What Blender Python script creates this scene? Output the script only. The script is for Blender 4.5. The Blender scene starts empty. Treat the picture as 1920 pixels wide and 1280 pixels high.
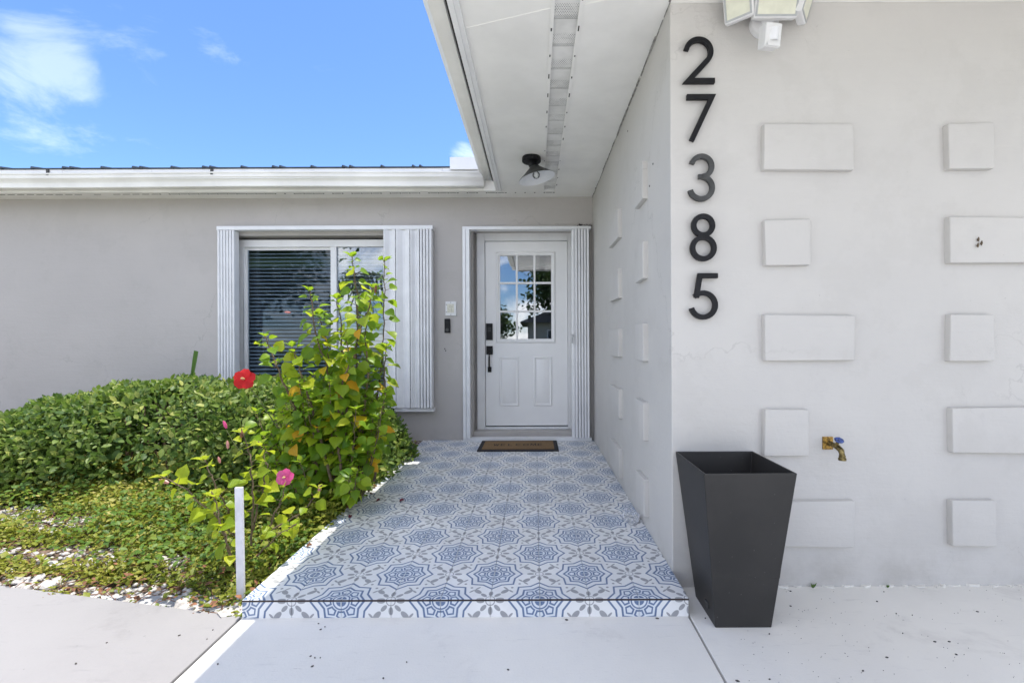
import bpy, bmesh, math, random
import numpy as np
from mathutils import Vector, Matrix

random.seed(7)
rng = np.random.default_rng(7)
R = math.radians
C = bpy.context.scene.collection
scene = bpy.context.scene

# ------------------------------------------------------------------ camera
cam = bpy.data.cameras.new('camera')
cam.sensor_width = 36.0
cam.lens = 16.0
cam.shift_x = -43.0 / 1920.0
cam.clip_start = 0.02
cam.clip_end = 400.0
cam_o = bpy.data.objects.new('camera', cam)
C.objects.link(cam_o)
cam_o.location = (0.0, 0.0, 1.107)
cam_o.rotation_euler = (R(90.0), R(0.25), 0.0)
scene.camera = cam_o

# ------------------------------------------------------------------ sky, sun, exposure
SUN_DIR = Vector((0.215, 0.17, 1.0)).normalized()          # towards the sun: high, behind the house, a little to the right
SUN_ELEV = math.asin(SUN_DIR.z)
SUN_AZ = math.atan2(SUN_DIR.x, SUN_DIR.y)                   # clockwise from +Y
scene.view_settings.view_transform = 'Standard'
scene.view_settings.look = 'None'
scene.view_settings.exposure = 1.27
scene.view_settings.gamma = 1.0
scene.view_settings.use_curve_mapping = False

world = bpy.data.worlds.new('World')
scene.world = world
world.use_nodes = True

sun = bpy.data.lights.new('sun', 'SUN')
sun.energy = 2.9
sun.angle = R(0.55)
sun.color = (1.0, 0.95, 0.86)
sun_o = bpy.data.objects.new('sun', sun)
C.objects.link(sun_o)
sun_o.location = (3, 5, 14)
sun_o.rotation_euler = SUN_DIR.to_track_quat('Z', 'Y').to_euler()
scene.cycles.max_bounces = 10
scene.cycles.diffuse_bounces = 5
scene.cycles.glossy_bounces = 4
scene.cycles.transparent_max_bounces = 16
scene.cycles.use_denoising = True


# ------------------------------------------------------------------ node helpers
class E:
    """a float socket with arithmetic"""
    def __init__(s, nt, v):
        s.nt, s.v = nt, v

    def op(s, kind, *others, clamp=False):
        n = s.nt.nodes.new('ShaderNodeMath')
        n.operation = kind
        n.use_clamp = clamp
        for i, a in enumerate((s,) + others):
            a = a.v if isinstance(a, E) else a
            if isinstance(a, (int, float)):
                n.inputs[i].default_value = a
            else:
                s.nt.links.new(a, n.inputs[i])
        return E(s.nt, n.outputs[0])

    def __add__(s, o): return s.op('ADD', o)
    def __radd__(s, o): return s.op('ADD', o)
    def __sub__(s, o): return s.op('SUBTRACT', o)
    def __rsub__(s, o): return E(s.nt, o).op('SUBTRACT', s)
    def __mul__(s, o): return s.op('MULTIPLY', o)
    def __rmul__(s, o): return s.op('MULTIPLY', o)
    def __truediv__(s, o): return s.op('DIVIDE', o)
    def abs(s): return s.op('ABSOLUTE')
    def max(s, o): return s.op('MAXIMUM', o)
    def min(s, o): return s.op('MINIMUM', o)
    def sin(s): return s.op('SINE')
    def cos(s): return s.op('COSINE')
    def sqrt(s): return s.op('SQRT')
    def clamp(s): return s.op('ADD', 0.0, clamp=True)

    def step(s, lo, hi):
        n = s.nt.nodes.new('ShaderNodeMapRange')
        n.interpolation_type = 'SMOOTHSTEP'
        n.inputs['From Min'].default_value = lo
        n.inputs['From Max'].default_value = hi
        s.nt.links.new(s.v, n.inputs['Value'])
        return E(s.nt, n.outputs['Result'])

    def band(s, lo, hi, soft=0.012):
        return s.step(lo - soft, lo + soft) * (1.0 - s.step(hi - soft, hi + soft))


def mix_col(nt, fac, a, b, blend='MIX'):
    n = nt.nodes.new('ShaderNodeMix')
    n.data_type = 'RGBA'
    n.blend_type = blend
    for key, v in ((0, fac), (6, a), (7, b)):
        v = v.v if isinstance(v, E) else v
        if isinstance(v, (int, float)):
            n.inputs[key].default_value = v
        elif isinstance(v, tuple):
            n.inputs[key].default_value = (*v, 1.0) if len(v) == 3 else v
        else:
            nt.links.new(v, n.inputs[key])
    return n.outputs[2]


def noise(nt, vec, scale, detail=4.0, rough=0.55, col=False, dist=0.0):
    n = nt.nodes.new('ShaderNodeTexNoise')
    n.inputs['Scale'].default_value = scale
    n.inputs['Detail'].default_value = detail
    n.inputs['Roughness'].default_value = rough
    n.inputs['Distortion'].default_value = dist
    if vec is not None:
        nt.links.new(vec, n.inputs['Vector'])
    return n.outputs['Color'] if col else E(nt, n.outputs['Fac'])


def new_mat(name):
    m = bpy.data.materials.new(name)
    m.use_nodes = True
    nt = m.node_tree
    b = nt.nodes['Principled BSDF']
    return m, nt, b


def obj_coord(nt):
    return nt.nodes.new('ShaderNodeTexCoord').outputs['Object']


def world_coord(nt):
    return nt.nodes.new('ShaderNodeNewGeometry').outputs['Position']


def simple(name, col, rough=0.5, metal=0.0, spec=0.5, vary=0.06, scale=9.0, bump=0.0, bscale=60.0, worldc=True):
    m, nt, b = new_mat(name)
    co = world_coord(nt) if worldc else obj_coord(nt)
    n = noise(nt, co, scale, 5.0, 0.6)
    dark = tuple(c * (1 - vary * 2) for c in col)
    lite = tuple(min(1.0, c * (1 + vary)) for c in col)
    nt.links.new(mix_col(nt, n.step(0.3, 0.7), dark, lite), b.inputs['Base Color'])
    b.inputs['Roughness'].default_value = rough
    b.inputs['Metallic'].default_value = metal
    b.inputs['Specular IOR Level'].default_value = spec
    if bump > 0:
        bn = nt.nodes.new('ShaderNodeBump')
        bn.inputs['Strength'].default_value = bump
        bn.inputs['Distance'].default_value = 0.01
        nt.links.new(noise(nt, co, bscale, 6.0, 0.6).v, bn.inputs['Height'])
        nt.links.new(bn.outputs['Normal'], b.inputs['Normal'])
    return m


# ------------------------------------------------------------------ world shader
def build_world():
    nt = world.node_tree
    nt.nodes.clear()
    out = nt.nodes.new('ShaderNodeOutputWorld')
    bg = nt.nodes.new('ShaderNodeBackground')
    sky = nt.nodes.new('ShaderNodeTexSky')
    sky.sky_type = 'NISHITA'
    sky.sun_disc = False
    sky.sun_elevation = SUN_ELEV
    sky.sun_rotation = SUN_AZ
    sky.air_density = 1.0
    sky.dust_density = 0.2
    sky.ozone_density = 2.0
    d = nt.nodes.new('ShaderNodeTexCoord').outputs['Generated']
    sep = nt.nodes.new('ShaderNodeSeparateXYZ')
    nt.links.new(d, sep.inputs[0])
    z = E(nt, sep.outputs[2])

    def blob(px, py, w, gain):
        v = Vector((px - 1003.0, 853.0, 640.0 - py)).normalized()
        n = nt.nodes.new('ShaderNodeVectorMath')
        n.operation = 'DOT_PRODUCT'
        n.inputs[1].default_value = v
        nt.links.new(d, n.inputs[0])
        return E(nt, n.outputs['Value']).step(math.cos(w), 1.0) * gain

    mp = nt.nodes.new('ShaderNodeMapping')
    mp.inputs['Scale'].default_value = (1.0, 1.0, 1.9)
    nt.links.new(d, mp.inputs['Vector'])
    n1 = noise(nt, mp.outputs[0], 5.2, 10.0, 0.62, dist=0.5)
    n2 = noise(nt, mp.outputs[0], 2.1, 3.0, 0.5)
    # low cumulus and broken cloud, added thick outside the view for fill, thinned within
    low = (1.0 - z.step(0.16, 0.50)) * 0.10 + 0.135
    field = (n1 - 0.5) * 1.9 + n2 * 0.35 + 0.32 + low
    field = field + blob(25, 35, 0.13, 0.20) + blob(110, 100, 0.06, 0.10) + blob(30, 95, 0.06, 0.12) + blob(100, 125, 0.07, 0.16) + blob(140, 130, 0.05, 0.10) + blob(885, 292, 0.05, 0.30) + blob(265, 45, 0.05, 0.10) + blob(270, 102, 0.05, 0.13) + blob(405, 105, 0.05, 0.12) - blob(440, 160, 0.95, 0.36)
    cl = field.step(0.50, 0.95) * (1.0 - blob(440, 160, 0.95, 0.86))
    hsv = nt.nodes.new('ShaderNodeHueSaturation')
    hsv.inputs['Saturation'].default_value = 1.0
    hsv.inputs['Value'].default_value = 1.0
    nt.links.new(sky.outputs[0], hsv.inputs['Color'])
    deep = mix_col(nt, 1.0, hsv.outputs[0], (0.46, 0.575, 0.74), 'MULTIPLY')
    col = mix_col(nt, cl * 0.9, deep, (9.2, 9.0, 9.0))
    nt.links.new(col, bg.inputs['Color'])
    bg.inputs['Strength'].default_value = 0.15
    nt.links.new(bg.outputs[0], out.inputs[0])


build_world()


# ------------------------------------------------------------------ mesh helpers
class MB:
    """gathers simple shapes into one mesh"""
    def __init__(s):
        s.v, s.f, s.uv = [], [], None

    def add(s, verts, faces):
        k = len(s.v)
        s.v += [tuple(p) for p in verts]
        s.f += [tuple(i + k for i in q) for q in faces]
        return s

    def box(s, x0, x1, y0, y1, z0, z1):
        p = [(x0, y0, z0), (x1, y0, z0), (x1, y1, z0), (x0, y1, z0), (x0, y0, z1), (x1, y0, z1), (x1, y1, z1), (x0, y1, z1)]
        return s.add(p, [(0, 3, 2, 1), (4, 5, 6, 7), (0, 1, 5, 4), (1, 2, 6, 5), (2, 3, 7, 6), (3, 0, 4, 7)])

    def prism(s, pts, h0, h1, axis='z'):
        """a polygon given in a plane, extruded along an axis"""
        n = len(pts)

        def P(a, b, h):
            return {'z': (a, b, h), 'x': (h, a, b), 'y': (a, h, b)}[axis]
        v = [P(a, b, h0) for a, b in pts] + [P(a, b, h1) for a, b in pts]
        f = [tuple(range(n - 1, -1, -1)), tuple(range(n, 2 * n))]
        f += [(i, (i + 1) % n, n + (i + 1) % n, n + i) for i in range(n)]
        return s.add(v, f)

    def ribbon(s, pts, w, h0, h1, axis='y', closed=False):
        """a stroke of width w along a polyline, mitred, extruded from h0 to h1"""
        n = len(pts)
        P2 = [Vector(p) for p in pts]
        L, Rr = [], []
        for i in range(n):
            a = P2[(i - 1) % n] if (i > 0 or closed) else None
            b = P2[(i + 1) % n] if (i < n - 1 or closed) else None
            d1 = (P2[i] - a).normalized() if a is not None else None
            d2 = (b - P2[i]).normalized() if b is not None else None
            d1 = d1 or d2
            d2 = d2 or d1
            n1 = Vector((-d1.y, d1.x))
            n2 = Vector((-d2.y, d2.x))
            m = n1 + n2
            m = m.normalized() if m.length > 1e-6 else n1
            k = (w / 2) / max(0.22, m.dot(n1))
            L.append(P2[i] + m * k)
            Rr.append(P2[i] - m * k)

        def P(q, h):
            return {'z': (q.x, q.y, h), 'x': (h, q.x, q.y), 'y': (q.x, h, q.y)}[axis]
        v = []
        for i in range(n):
            v += [P(L[i], h0), P(Rr[i], h0), P(Rr[i], h1), P(L[i], h1)]
        f = []
        for i in range(n if closed else n - 1):
            a, b = 4 * i, 4 * ((i + 1) % n)
            for j in range(4):
                f.append((a + j, b + j, b + (j + 1) % 4, a + (j + 1) % 4))
        if not closed:
            f += [(0, 1, 2, 3), tuple(4 * (n - 1) + j for j in (3, 2, 1, 0))]
        return s.add(v, f)

    def tube(s, pts, radii, seg=8, caps=True):
        pts = [Vector(p) for p in pts]
        if not hasattr(radii, '__len__'):
            radii = [radii] * len(pts)
        v, f = [], []
        up = Vector((0.13, 0.27, 1.0)).normalized()
        for i, p in enumerate(pts):
            d = (pts[min(i + 1, len(pts) - 1)] - pts[max(i - 1, 0)])
            d = d.normalized() if d.length > 1e-9 else Vector((0, 0, 1))
            u = d.cross(up)
            if u.length < 0.05:
                u = d.cross(Vector((1, 0, 0)))
            u.normalize()
            w = d.cross(u)
            for k in range(seg):
                a = 2 * math.pi * k / seg
                v.append(p + (u * math.cos(a) + w * math.sin(a)) * radii[i])
        for i in range(len(pts) - 1):
            for k in range(seg):
                a, b = i * seg + k, i * seg + (k + 1) % seg
                f.append((a, b, b + seg, a + seg))
        if caps:
            f += [tuple(range(seg)), tuple(range(len(v) - 1, len(v) - 1 - seg, -1))]
        return s.add(v, f)

    def lathe(s, prof, seg=32, M=None):
        """profile of (radius, z) turned about z"""
        v, f = [], []
        for r, z in prof:
            for k in range(seg):
                a = 2 * math.pi * k / seg
                p = Vector((r * math.cos(a), r * math.sin(a), z))
                v.append(M @ p if M else p)
        for i in range(len(prof) - 1):
            for k in range(seg):
                a, b = i * seg + k, i * seg + (k + 1) % seg
                f.append((a, b, b + seg, a + seg))
        return s.add(v, f)

    def build(s, name, mat, parent=None, bevel=0.0, seg=2, smooth=False, xf=None, angle=30.0):
        me = bpy.data.meshes.new(name)
        v = [xf @ Vector(p) for p in s.v] if xf else s.v
        me.from_pydata(v, [], s.f)
        bm = bmesh.new()
        bm.from_mesh(me)
        bmesh.ops.remove_doubles(bm, verts=bm.verts, dist=1e-6)
        bmesh.ops.recalc_face_normals(bm, faces=bm.faces)
        if bevel > 0:
            ed = [e for e in bm.edges if len(e.link_faces) == 2 and e.calc_face_angle(0.0) > R(angle)]
            bmesh.ops.bevel(bm, geom=ed, offset=bevel, segments=seg, profile=0.6, affect='EDGES', clamp_overlap=True)
        bm.to_mesh(me)
        bm.free()
        if smooth:
            me.shade_smooth()
            if smooth != 'all':
                try:
                    me.set_sharp_from_angle(angle=R(angle + 5))
                except Exception:
                    pass
        if mat:
            me.materials.append(mat)
        return link(name, me, parent)


def link(name, me, parent=None):
    o = bpy.data.objects.new(name, me)
    C.objects.link(o)
    if parent:
        o.parent = parent
    return o


def empty(name, loc=(0, 0, 0)):
    o = bpy.data.objects.new(name, None)
    C.objects.link(o)
    o.location = loc
    o.empty_display_size = 0.1
    return o


def tag(o, label=None, cat=None, group=None, kind=None):
    if label: o['label'] = label
    if cat: o['category'] = cat
    if group: o['group'] = group
    if kind: o['kind'] = kind
    return o


def share(name, me, parent, M):
    o = link(name, me, parent)
    o.matrix_local = M
    return o


def np_mesh(name, verts, quads, mat, attr=None, smooth=True):
    """a big mesh from arrays: verts (n,3), quads (m,4)"""
    me = bpy.data.meshes.new(name)
    n, m = len(verts), len(quads)
    me.vertices.add(n)
    me.vertices.foreach_set('co', verts.astype(np.float32).ravel())
    k = quads.shape[1]
    me.loops.add(m * k)
    me.loops.foreach_set('vertex_index', quads.astype(np.int32).ravel())
    me.polygons.add(m)
    me.polygons.foreach_set('loop_start', np.arange(0, m * k, k, dtype=np.int32))
    me.polygons.foreach_set('loop_total', np.full(m, k, dtype=np.int32))
    me.update(calc_edges=True)
    me.validate()
    if attr is not None:
        a = me.attributes.new('tone', 'FLOAT', 'POINT')
        a.data.foreach_set('value', attr.astype(np.float32))
    if smooth:
        me.shade_smooth()
    me.materials.append(mat)
    return me


def leaf_template(nl, prof, fold=0.25, droop=0.25, ncol=2, wave=0.0):
    """a leaf of length 1 along +y, normal +z; prof: half widths at nl+1 stations"""
    v, f = [], []
    cols = np.linspace(-1, 1, ncol + 1)
    for i in range(nl + 1):
        t = i / nl
        for c in cols:
            x = c * prof[i]
            z = fold * abs(x) - droop * t * t * 0.5 + wave * math.sin(t * 7 + c * 2) * abs(c)
            v.append((x, t * (1 - 0.08 * droop), z))
    w = ncol + 1
    for i in range(nl):
        for j in range(ncol):
            a = i * w + j
            f.append((a, a + 1, a + w + 1, a + w))
    return np.array(v), np.array(f)


def frames(dirs, norms):
    d = dirs / np.linalg.norm(dirs, axis=1, keepdims=True)
    x = np.cross(d, norms)
    x /= np.maximum(np.linalg.norm(x, axis=1, keepdims=True), 1e-6)
    z = np.cross(x, d)
    return np.stack([x, d, z], axis=2)          # columns x, y, z


def scatter(tv, tf, pos, dirs, norms, size, tone):
    F = frames(dirs, norms)
    V = np.einsum('nij,kj->nki', F * size[:, None, None], tv) + pos[:, None, :]
    k = len(tv)
    Q = tf[None] + (np.arange(len(pos)) * k)[:, None, None]
    return V.reshape(-1, 3), Q.reshape(-1, tf.shape[1]), np.repeat(tone, k)


def mat4(pos, d, n, s):
    F = frames(np.array([d], float), np.array([n], float))[0] * s
    M = Matrix.Identity(4)
    for i in range(3):
        for j in range(3):
            M[i][j] = F[i, j]
        M[i][3] = pos[i]
    return M


# projection: photograph pixel at a depth -> world
def W(px, py, Y):
    return ((px - 1003.0) * Y / 853.0, Y, 1.107 + (640.0 - py) * Y / 853.0)


# ------------------------------------------------------------------ materials
def wall_material(name='painted_stucco', k=(1.0, 1.0, 1.0)):
    m, nt, b = new_mat(name)
    co = world_coord(nt)
    big = noise(nt, co, 0.9, 4.0, 0.6)
    mid = noise(nt, co, 6.0, 5.0, 0.6)
    mp = nt.nodes.new('ShaderNodeMapping')
    mp.inputs['Scale'].default_value = (0.9, 0.9, 7.0)
    nt.links.new(co, mp.inputs[0])
    trowel = noise(nt, mp.outputs[0], 2.6, 6.0, 0.65)
    c = mix_col(nt, big.step(0.3, 0.7), (0.600, 0.592, 0.598), (0.645, 0.637, 0.640))
    c = mix_col(nt, mid.step(0.56, 0.80) * 0.22, c, (0.52, 0.51, 0.51))
    spots = noise(nt, co, 55.0, 2.0, 0.5).step(0.755, 0.80)
    c = mix_col(nt, spots * 0.35, c, (0.34, 0.33, 0.33))
    vo = nt.nodes.new('ShaderNodeTexVoronoi')
    vo.feature = 'DISTANCE_TO_EDGE'
    vo.inputs['Scale'].default_value = 0.9
    wob = nt.nodes.new('ShaderNodeVectorMath')
    wob.operation = 'MULTIPLY_ADD'
    wob.inputs[1].default_value = (0.35, 0.35, 0.35)
    nt.links.new(noise(nt, co, 5.0, 6.0, 0.6, col=True), wob.inputs[0])
    nt.links.new(co, wob.inputs[2])
    nt.links.new(wob.outputs[0], vo.inputs['Vector'])
    crack = (1.0 - E(nt, vo.outputs['Distance']).step(0.0015, 0.006)) * big.step(0.46, 0.58)
    c = mix_col(nt, crack * 0.30, c, (0.36, 0.35, 0.35))
    patch = noise(nt, co, 2.4, 7.0, 0.68).step(0.52, 0.60)
    c = mix_col(nt, patch * 0.16, c, (0.50, 0.49, 0.485))
    # splash dirt near the ground
    sep = nt.nodes.new('ShaderNodeSeparateXYZ')
    nt.links.new(co, sep.inputs[0])
    low = (1.0 - E(nt, sep.outputs[2]).step(0.0, 0.28)) * mid.step(0.35, 0.70)
    c = mix_col(nt, low * 0.45, c, (0.40, 0.385, 0.37))
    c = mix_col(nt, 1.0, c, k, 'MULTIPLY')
    nt.links.new(c, b.inputs['Base Color'])
    b.inputs['Roughness'].default_value = 0.62
    b.inputs['Specular IOR Level'].default_value = 0.3
    h = trowel * 0.7 + noise(nt, co, 38.0, 5.0, 0.6) * 0.35 + mid * 0.5
    bn = nt.nodes.new('ShaderNodeBump')
    bn.inputs['Strength'].default_value = 0.34
    bn.inputs['Distance'].default_value = 0.012
    nt.links.new(h.v, bn.inputs['Height'])
    nt.links.new(bn.outputs['Normal'], b.inputs['Normal'])
    return m


def concrete_material(name='painted_concrete', k=(1.0, 1.0, 1.0)):
    m, nt, b = new_mat(name)
    co = world_coord(nt)
    big = noise(nt, co, 1.1, 5.0, 0.6)
    mp = nt.nodes.new('ShaderNodeMapping')
    mp.inputs['Scale'].default_value = (1.0, 5.0, 1.0)
    nt.links.new(co, mp.inputs[0])
    streak = noise(nt, mp.outputs[0], 5.0, 6.0, 0.65)
    fine = noise(nt, co, 110.0, 4.0, 0.6)
    c = mix_col(nt, big.step(0.3, 0.7), (0.70, 0.68, 0.635), (0.77, 0.75, 0.70))
    c = mix_col(nt, streak.step(0.58, 0.78) * 0.32, c, (0.42, 0.41, 0.405))
    c = mix_col(nt, fine.step(0.60, 0.78) * 0.25, c, (0.44, 0.43, 0.42))
    chips = noise(nt, co, 26.0, 3.0, 0.6).step(0.72, 0.76)
    c = mix_col(nt, chips * 0.55, c, (0.36, 0.35, 0.34))
    mp2 = nt.nodes.new('ShaderNodeMapping')
    mp2.inputs['Scale'].default_value = (1.0, 9.0, 1.0)
    mp2.inputs['Rotation'].default_value = (0, 0, 0.12)
    nt.links.new(co, mp2.inputs[0])
    scuff = noise(nt, mp2.outputs[0], 16.0, 6.0, 0.7).step(0.60, 0.70) * noise(nt, co, 1.7, 3.0, 0.5).step(0.45, 0.62)
    c = mix_col(nt, scuff * 0.62, c, (0.42, 0.40, 0.385))
    stain = noise(nt, co, 3.3, 7.0, 0.66, dist=0.4).step(0.55, 0.68)
    c = mix_col(nt, stain * 0.30, c, (0.48, 0.455, 0.43))
    c = mix_col(nt, 1.0, c, k, 'MULTIPLY')
    nt.links.new(c, b.inputs['Base Color'])
    b.inputs['Roughness'].default_value = 0.7
    b.inputs['Specular IOR Level'].default_value = 0.3
    bn = nt.nodes.new('ShaderNodeBump')
    bn.inputs['Strength'].default_value = 0.25
    bn.inputs['Distance'].default_value = 0.006
    nt.links.new((fine * 0.6 + streak * 0.5).v, bn.inputs['Height'])
    nt.links.new(bn.outputs['Normal'], b.inputs['Normal'])
    return m


def tile_material():
    """blue and grey star pattern printed on white glazed tile; uv runs -1..1 over a tile"""
    m, nt, b = new_mat('patterned_tile')
    uvn = nt.nodes.new('ShaderNodeUVMap')
    uvn.uv_map = 'UVMap'
    sep = nt.nodes.new('ShaderNodeSeparateXYZ')
    nt.links.new(uvn.outputs[0], sep.inputs[0])
    x, y = E(nt, sep.outputs[0]), E(nt, sep.outputs[1])

    def polar(px, py, n):
        r = (px * px + py * py).sqrt()
        a = py.op('ARCTAN2', px)
        half = math.pi / n
        af = (a + half).op('FLOORED_MODULO', 2 * half) - half
        return r, af, af.abs()
    # star centre at the (+,+) and (-,-) corners
    s = (x + y).op('GREATER_THAN', 0.0) * 2.0 - 1.0
    px, py = 1.0 - x * s, 1.0 - y * s
    r, _, a = polar(px, py, 8)
    # distance in units of the star: the line from the tip (1,0) to the valley
    val = 0.815
    vx, vy = val * math.cos(math.pi / 8), val * math.sin(math.pi / 8)
    ex, ey = vx - 1.0, vy
    L = math.hypot(ex, ey)
    nx, ny = ey / L, -ex / L
    c0 = nx
    star = (r * a.cos() * nx + r * a.sin() * ny) / c0
    rad = r * (math.pi / 8 - a).sin()
    blue = star.band(1.19, 1.29)
    blue = blue.max(star.band(0.855, 0.960))
    pet = (rad - 0.026).min((0.755 - star) * 0.9).min(r - 0.385)
    blue = blue.max(pet.band(0.0, 0.072, 0.008))
    blue = blue.max(r.band(0.285, 0.345))
    wheel = (1.0 - r.step(0.19, 0.21)) * (px.min(py)).step(0.012, 0.022)
    blue = blue.max(wheel)
    # flower at the other two corners
    t = (x - y).op('GREATER_THAN', 0.0) * 2.0 - 1.0
    qx, qy = 1.0 - x * t, 1.0 + y * t
    fr, fa, faa = polar(qx, qy, 8)
    ux, uy = fr * fa.cos(), fr * fa.sin()

    def ell(cx, cy, ax, ay):
        k = ((ux - cx) / ax).op('POWER', 2.0) + ((uy - cy) / ay).op('POWER', 2.0)
        return 1.0 - k.step(0.8, 1.15)
    grey = ell(0.39, 0.0, 0.165, 0.085)
    grey = grey.max(fr.band(0.15, 0.19))
    # leaves on the diagonals only
    r4, f4, f4a = polar((qx + qy) * 0.70711, (qy - qx) * 0.70711, 4)
    wx, wy = r4 * f4.cos(), r4 * f4.sin()

    def ell4(cx, cy, ax, ay):
        k = ((wx - cx) / ax).op('POWER', 2.0) + ((wy - cy) / ay).op('POWER', 2.0)
        return 1.0 - k.step(0.8, 1.15)
    grey = grey.max(ell4(0.79, 0.0, 0.21, 0.11)).max(ell4(0.98, 0.17, 0.045, 0.13)).max(ell4(0.98, -0.17, 0.045, 0.13)).max(ell4(1.20, 0.0, 0.06, 0.06))
    co = world_coord(nt)
    wear = noise(nt, co, 30.0, 5.0, 0.6)
    soft = noise(nt, co, 5.0, 4.0, 0.6)
    cell = (1.0 - star.step(0.90, 0.92)) * 0.28 + (1.0 - star.step(1.22, 1.24)) * 0.16
    base = mix_col(nt, soft.step(0.3, 0.7), (0.72, 0.725, 0.725), (0.79, 0.79, 0.785))
    base = mix_col(nt, cell, base, (0.50, 0.60, 0.73))
    rnd = E(nt, nt.nodes.new('ShaderNodeObjectInfo').outputs['Random'])
    base = mix_col(nt, rnd * 0.5, base, (0.66, 0.66, 0.645))
    grime = noise(nt, co, 2.6, 6.0, 0.66, dist=0.3).step(0.50, 0.68)
    base = mix_col(nt, grime * 0.22, base, (0.46, 0.44, 0.41))
    c = mix_col(nt, blue * (0.84 + 0.16 * wear), base, (0.075, 0.130, 0.250))
    c = mix_col(nt, grey * (0.70 + 0.2 * wear), c, (0.20, 0.205, 0.22))
    nt.links.new(c, b.inputs['Base Color'])
    b.inputs['Roughness'].default_value = 0.38
    b.inputs['Specular IOR Level'].default_value = 0.45
    nt.links.new((soft * 0.25 + 0.30).v, b.inputs['Roughness'])
    return m


def leaf_material(name, lo, mid, hi, trans, per_object, gloss=0.38, vein=True, tw=0.42):
    m, nt, b = new_mat(name)
    out = nt.nodes['Material Output']
    if per_object:
        tone = E(nt, nt.nodes.new('ShaderNodeObjectInfo').outputs['Random'])
    else:
        an = nt.nodes.new('ShaderNodeAttribute')
        an.attribute_name = 'tone'
        tone = E(nt, an.outputs['Fac'])
    c = mix_col(nt, tone.step(0.0, 0.55), lo, mid)
    c = mix_col(nt, tone.step(0.5, 1.0), c, hi)
    n = noise(nt, world_coord(nt), 70.0, 3.0, 0.6)
    c = mix_col(nt, n.step(0.4, 0.75) * 0.3, c, lo)
    if per_object and vein:
        sp_ = nt.nodes.new('ShaderNodeSeparateXYZ')
        nt.links.new(obj_coord(nt), sp_.inputs[0])
        ax_, ay_ = E(nt, sp_.outputs[0]).abs(), E(nt, sp_.outputs[1])
        rib = 1.0 - ax_.step(0.006, 0.026)
        side = ((ay_ - ax_ * 0.8) * 7.0).op('FRACT').band(0.42, 0.58, 0.08) * 0.5
        c = mix_col(nt, rib.max(side) * 0.40, c, hi)
        bl = nt.nodes.new('ShaderNodeBump')
        bl.inputs['Strength'].default_value = 0.35
        bl.inputs['Distance'].default_value = 0.01
        nt.links.new(rib.max(side).v, bl.inputs['Height'])
        nt.links.new(bl.outputs['Normal'], b.inputs['Normal'])
    nt.links.new(c, b.inputs['Base Color'])
    b.inputs['Roughness'].default_value = gloss
    b.inputs['Specular IOR Level'].default_value = 0.32
    tr = nt.nodes.new('ShaderNodeBsdfTranslucent')
    nt.links.new(mix_col(nt, 0.55, c, trans), tr.inputs['Color'])
    mx = nt.nodes.new('ShaderNodeMixShader')
    mx.inputs[0].default_value = tw
    nt.links.new(b.outputs[0], mx.inputs[1])
    nt.links.new(tr.outputs[0], mx.inputs[2])
    nt.links.new(mx.outputs[0], out.inputs['Surface'])
    return m


def glass_material(name, tint, refl):
    m, nt, b = new_mat(name)
    out = nt.nodes['Material Output']
    nt.nodes.remove(b)
    t = nt.nodes.new('ShaderNodeBsdfTransparent')
    t.inputs[0].default_value = (*tint, 1)
    g = nt.nodes.new('ShaderNodeBsdfGlossy')
    g.inputs['Color'].default_value = (0.95, 0.97, 1.0, 1)
    g.inputs['Roughness'].default_value = 0.004
    lw = nt.nodes.new('ShaderNodeFresnel')
    lw.inputs['IOR'].default_value = 1.5
    bn = nt.nodes.new('ShaderNodeBump')          # slight waviness of the pane
    bn.inputs['Strength'].default_value = 0.02
    bn.inputs['Distance'].default_value = 0.02
    nt.links.new(noise(nt, world_coord(nt), 3.0, 1.0, 0.4).v, bn.inputs['Height'])
    nt.links.new(bn.outputs['Normal'], g.inputs['Normal'])
    fac = (E(nt, lw.outputs[0]) + refl).clamp()
    mx = nt.nodes.new('ShaderNodeMixShader')
    nt.links.new(fac.v, mx.inputs[0])
    nt.links.new(t.outputs[0], mx.inputs[1])
    nt.links.new(g.outputs[0], mx.inputs[2])
    nt.links.new(mx.outputs[0], out.inputs['Surface'])
    return m


M = {}
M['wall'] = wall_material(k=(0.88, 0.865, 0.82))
M['wall_shaded'] = wall_material('painted_stucco_shaded', (0.73, 0.70, 0.665))      # recessed wing: same stucco, darkened and warmed to stand in for its shade
M['concrete'] = concrete_material()
M['sun_dimmed_concrete'] = concrete_material('sun_dimmed_concrete', (0.36, 0.36, 0.39))      # left slab of the walk, toned down to offset its direct sun
M['tile'] = tile_material()
M['grout'] = simple('grout', (0.52, 0.52, 0.53), 0.85, vary=0.32, scale=1.4)
M['white'] = simple('white_trim_paint', (0.78, 0.78, 0.78), 0.42, vary=0.03, scale=4, bump=0.04, bscale=30)
M['door'] = simple('white_door_paint', (0.85, 0.845, 0.84), 0.38, vary=0.015, scale=3)
M['alu'] = simple('white_aluminium', (0.77, 0.775, 0.79), 0.38, vary=0.03, scale=6)
M['soffit'] = simple('soffit_paint', (0.85, 0.84, 0.81), 0.6, vary=0.035, scale=2.5, bump=0.05, bscale=25)
M['gutter'] = simple('gutter_paint', (0.80, 0.785, 0.74), 0.42, vary=0.05, scale=2.2, bump=0.05, bscale=9)
M['roof'] = simple('dark_metal_roof', (0.045, 0.06, 0.075), 0.4, metal=0.5, vary=0.1)
M['black'] = simple('matt_black_metal', (0.009, 0.009, 0.011), 0.5, spec=0.25, vary=0.15, scale=25)
M['graphite'] = simple('worn_graphite_metal', (0.045, 0.046, 0.045), 0.5, vary=0.2, scale=25)
M['dark'] = simple('dark_room', (0.05, 0.05, 0.055), 0.9)
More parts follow.
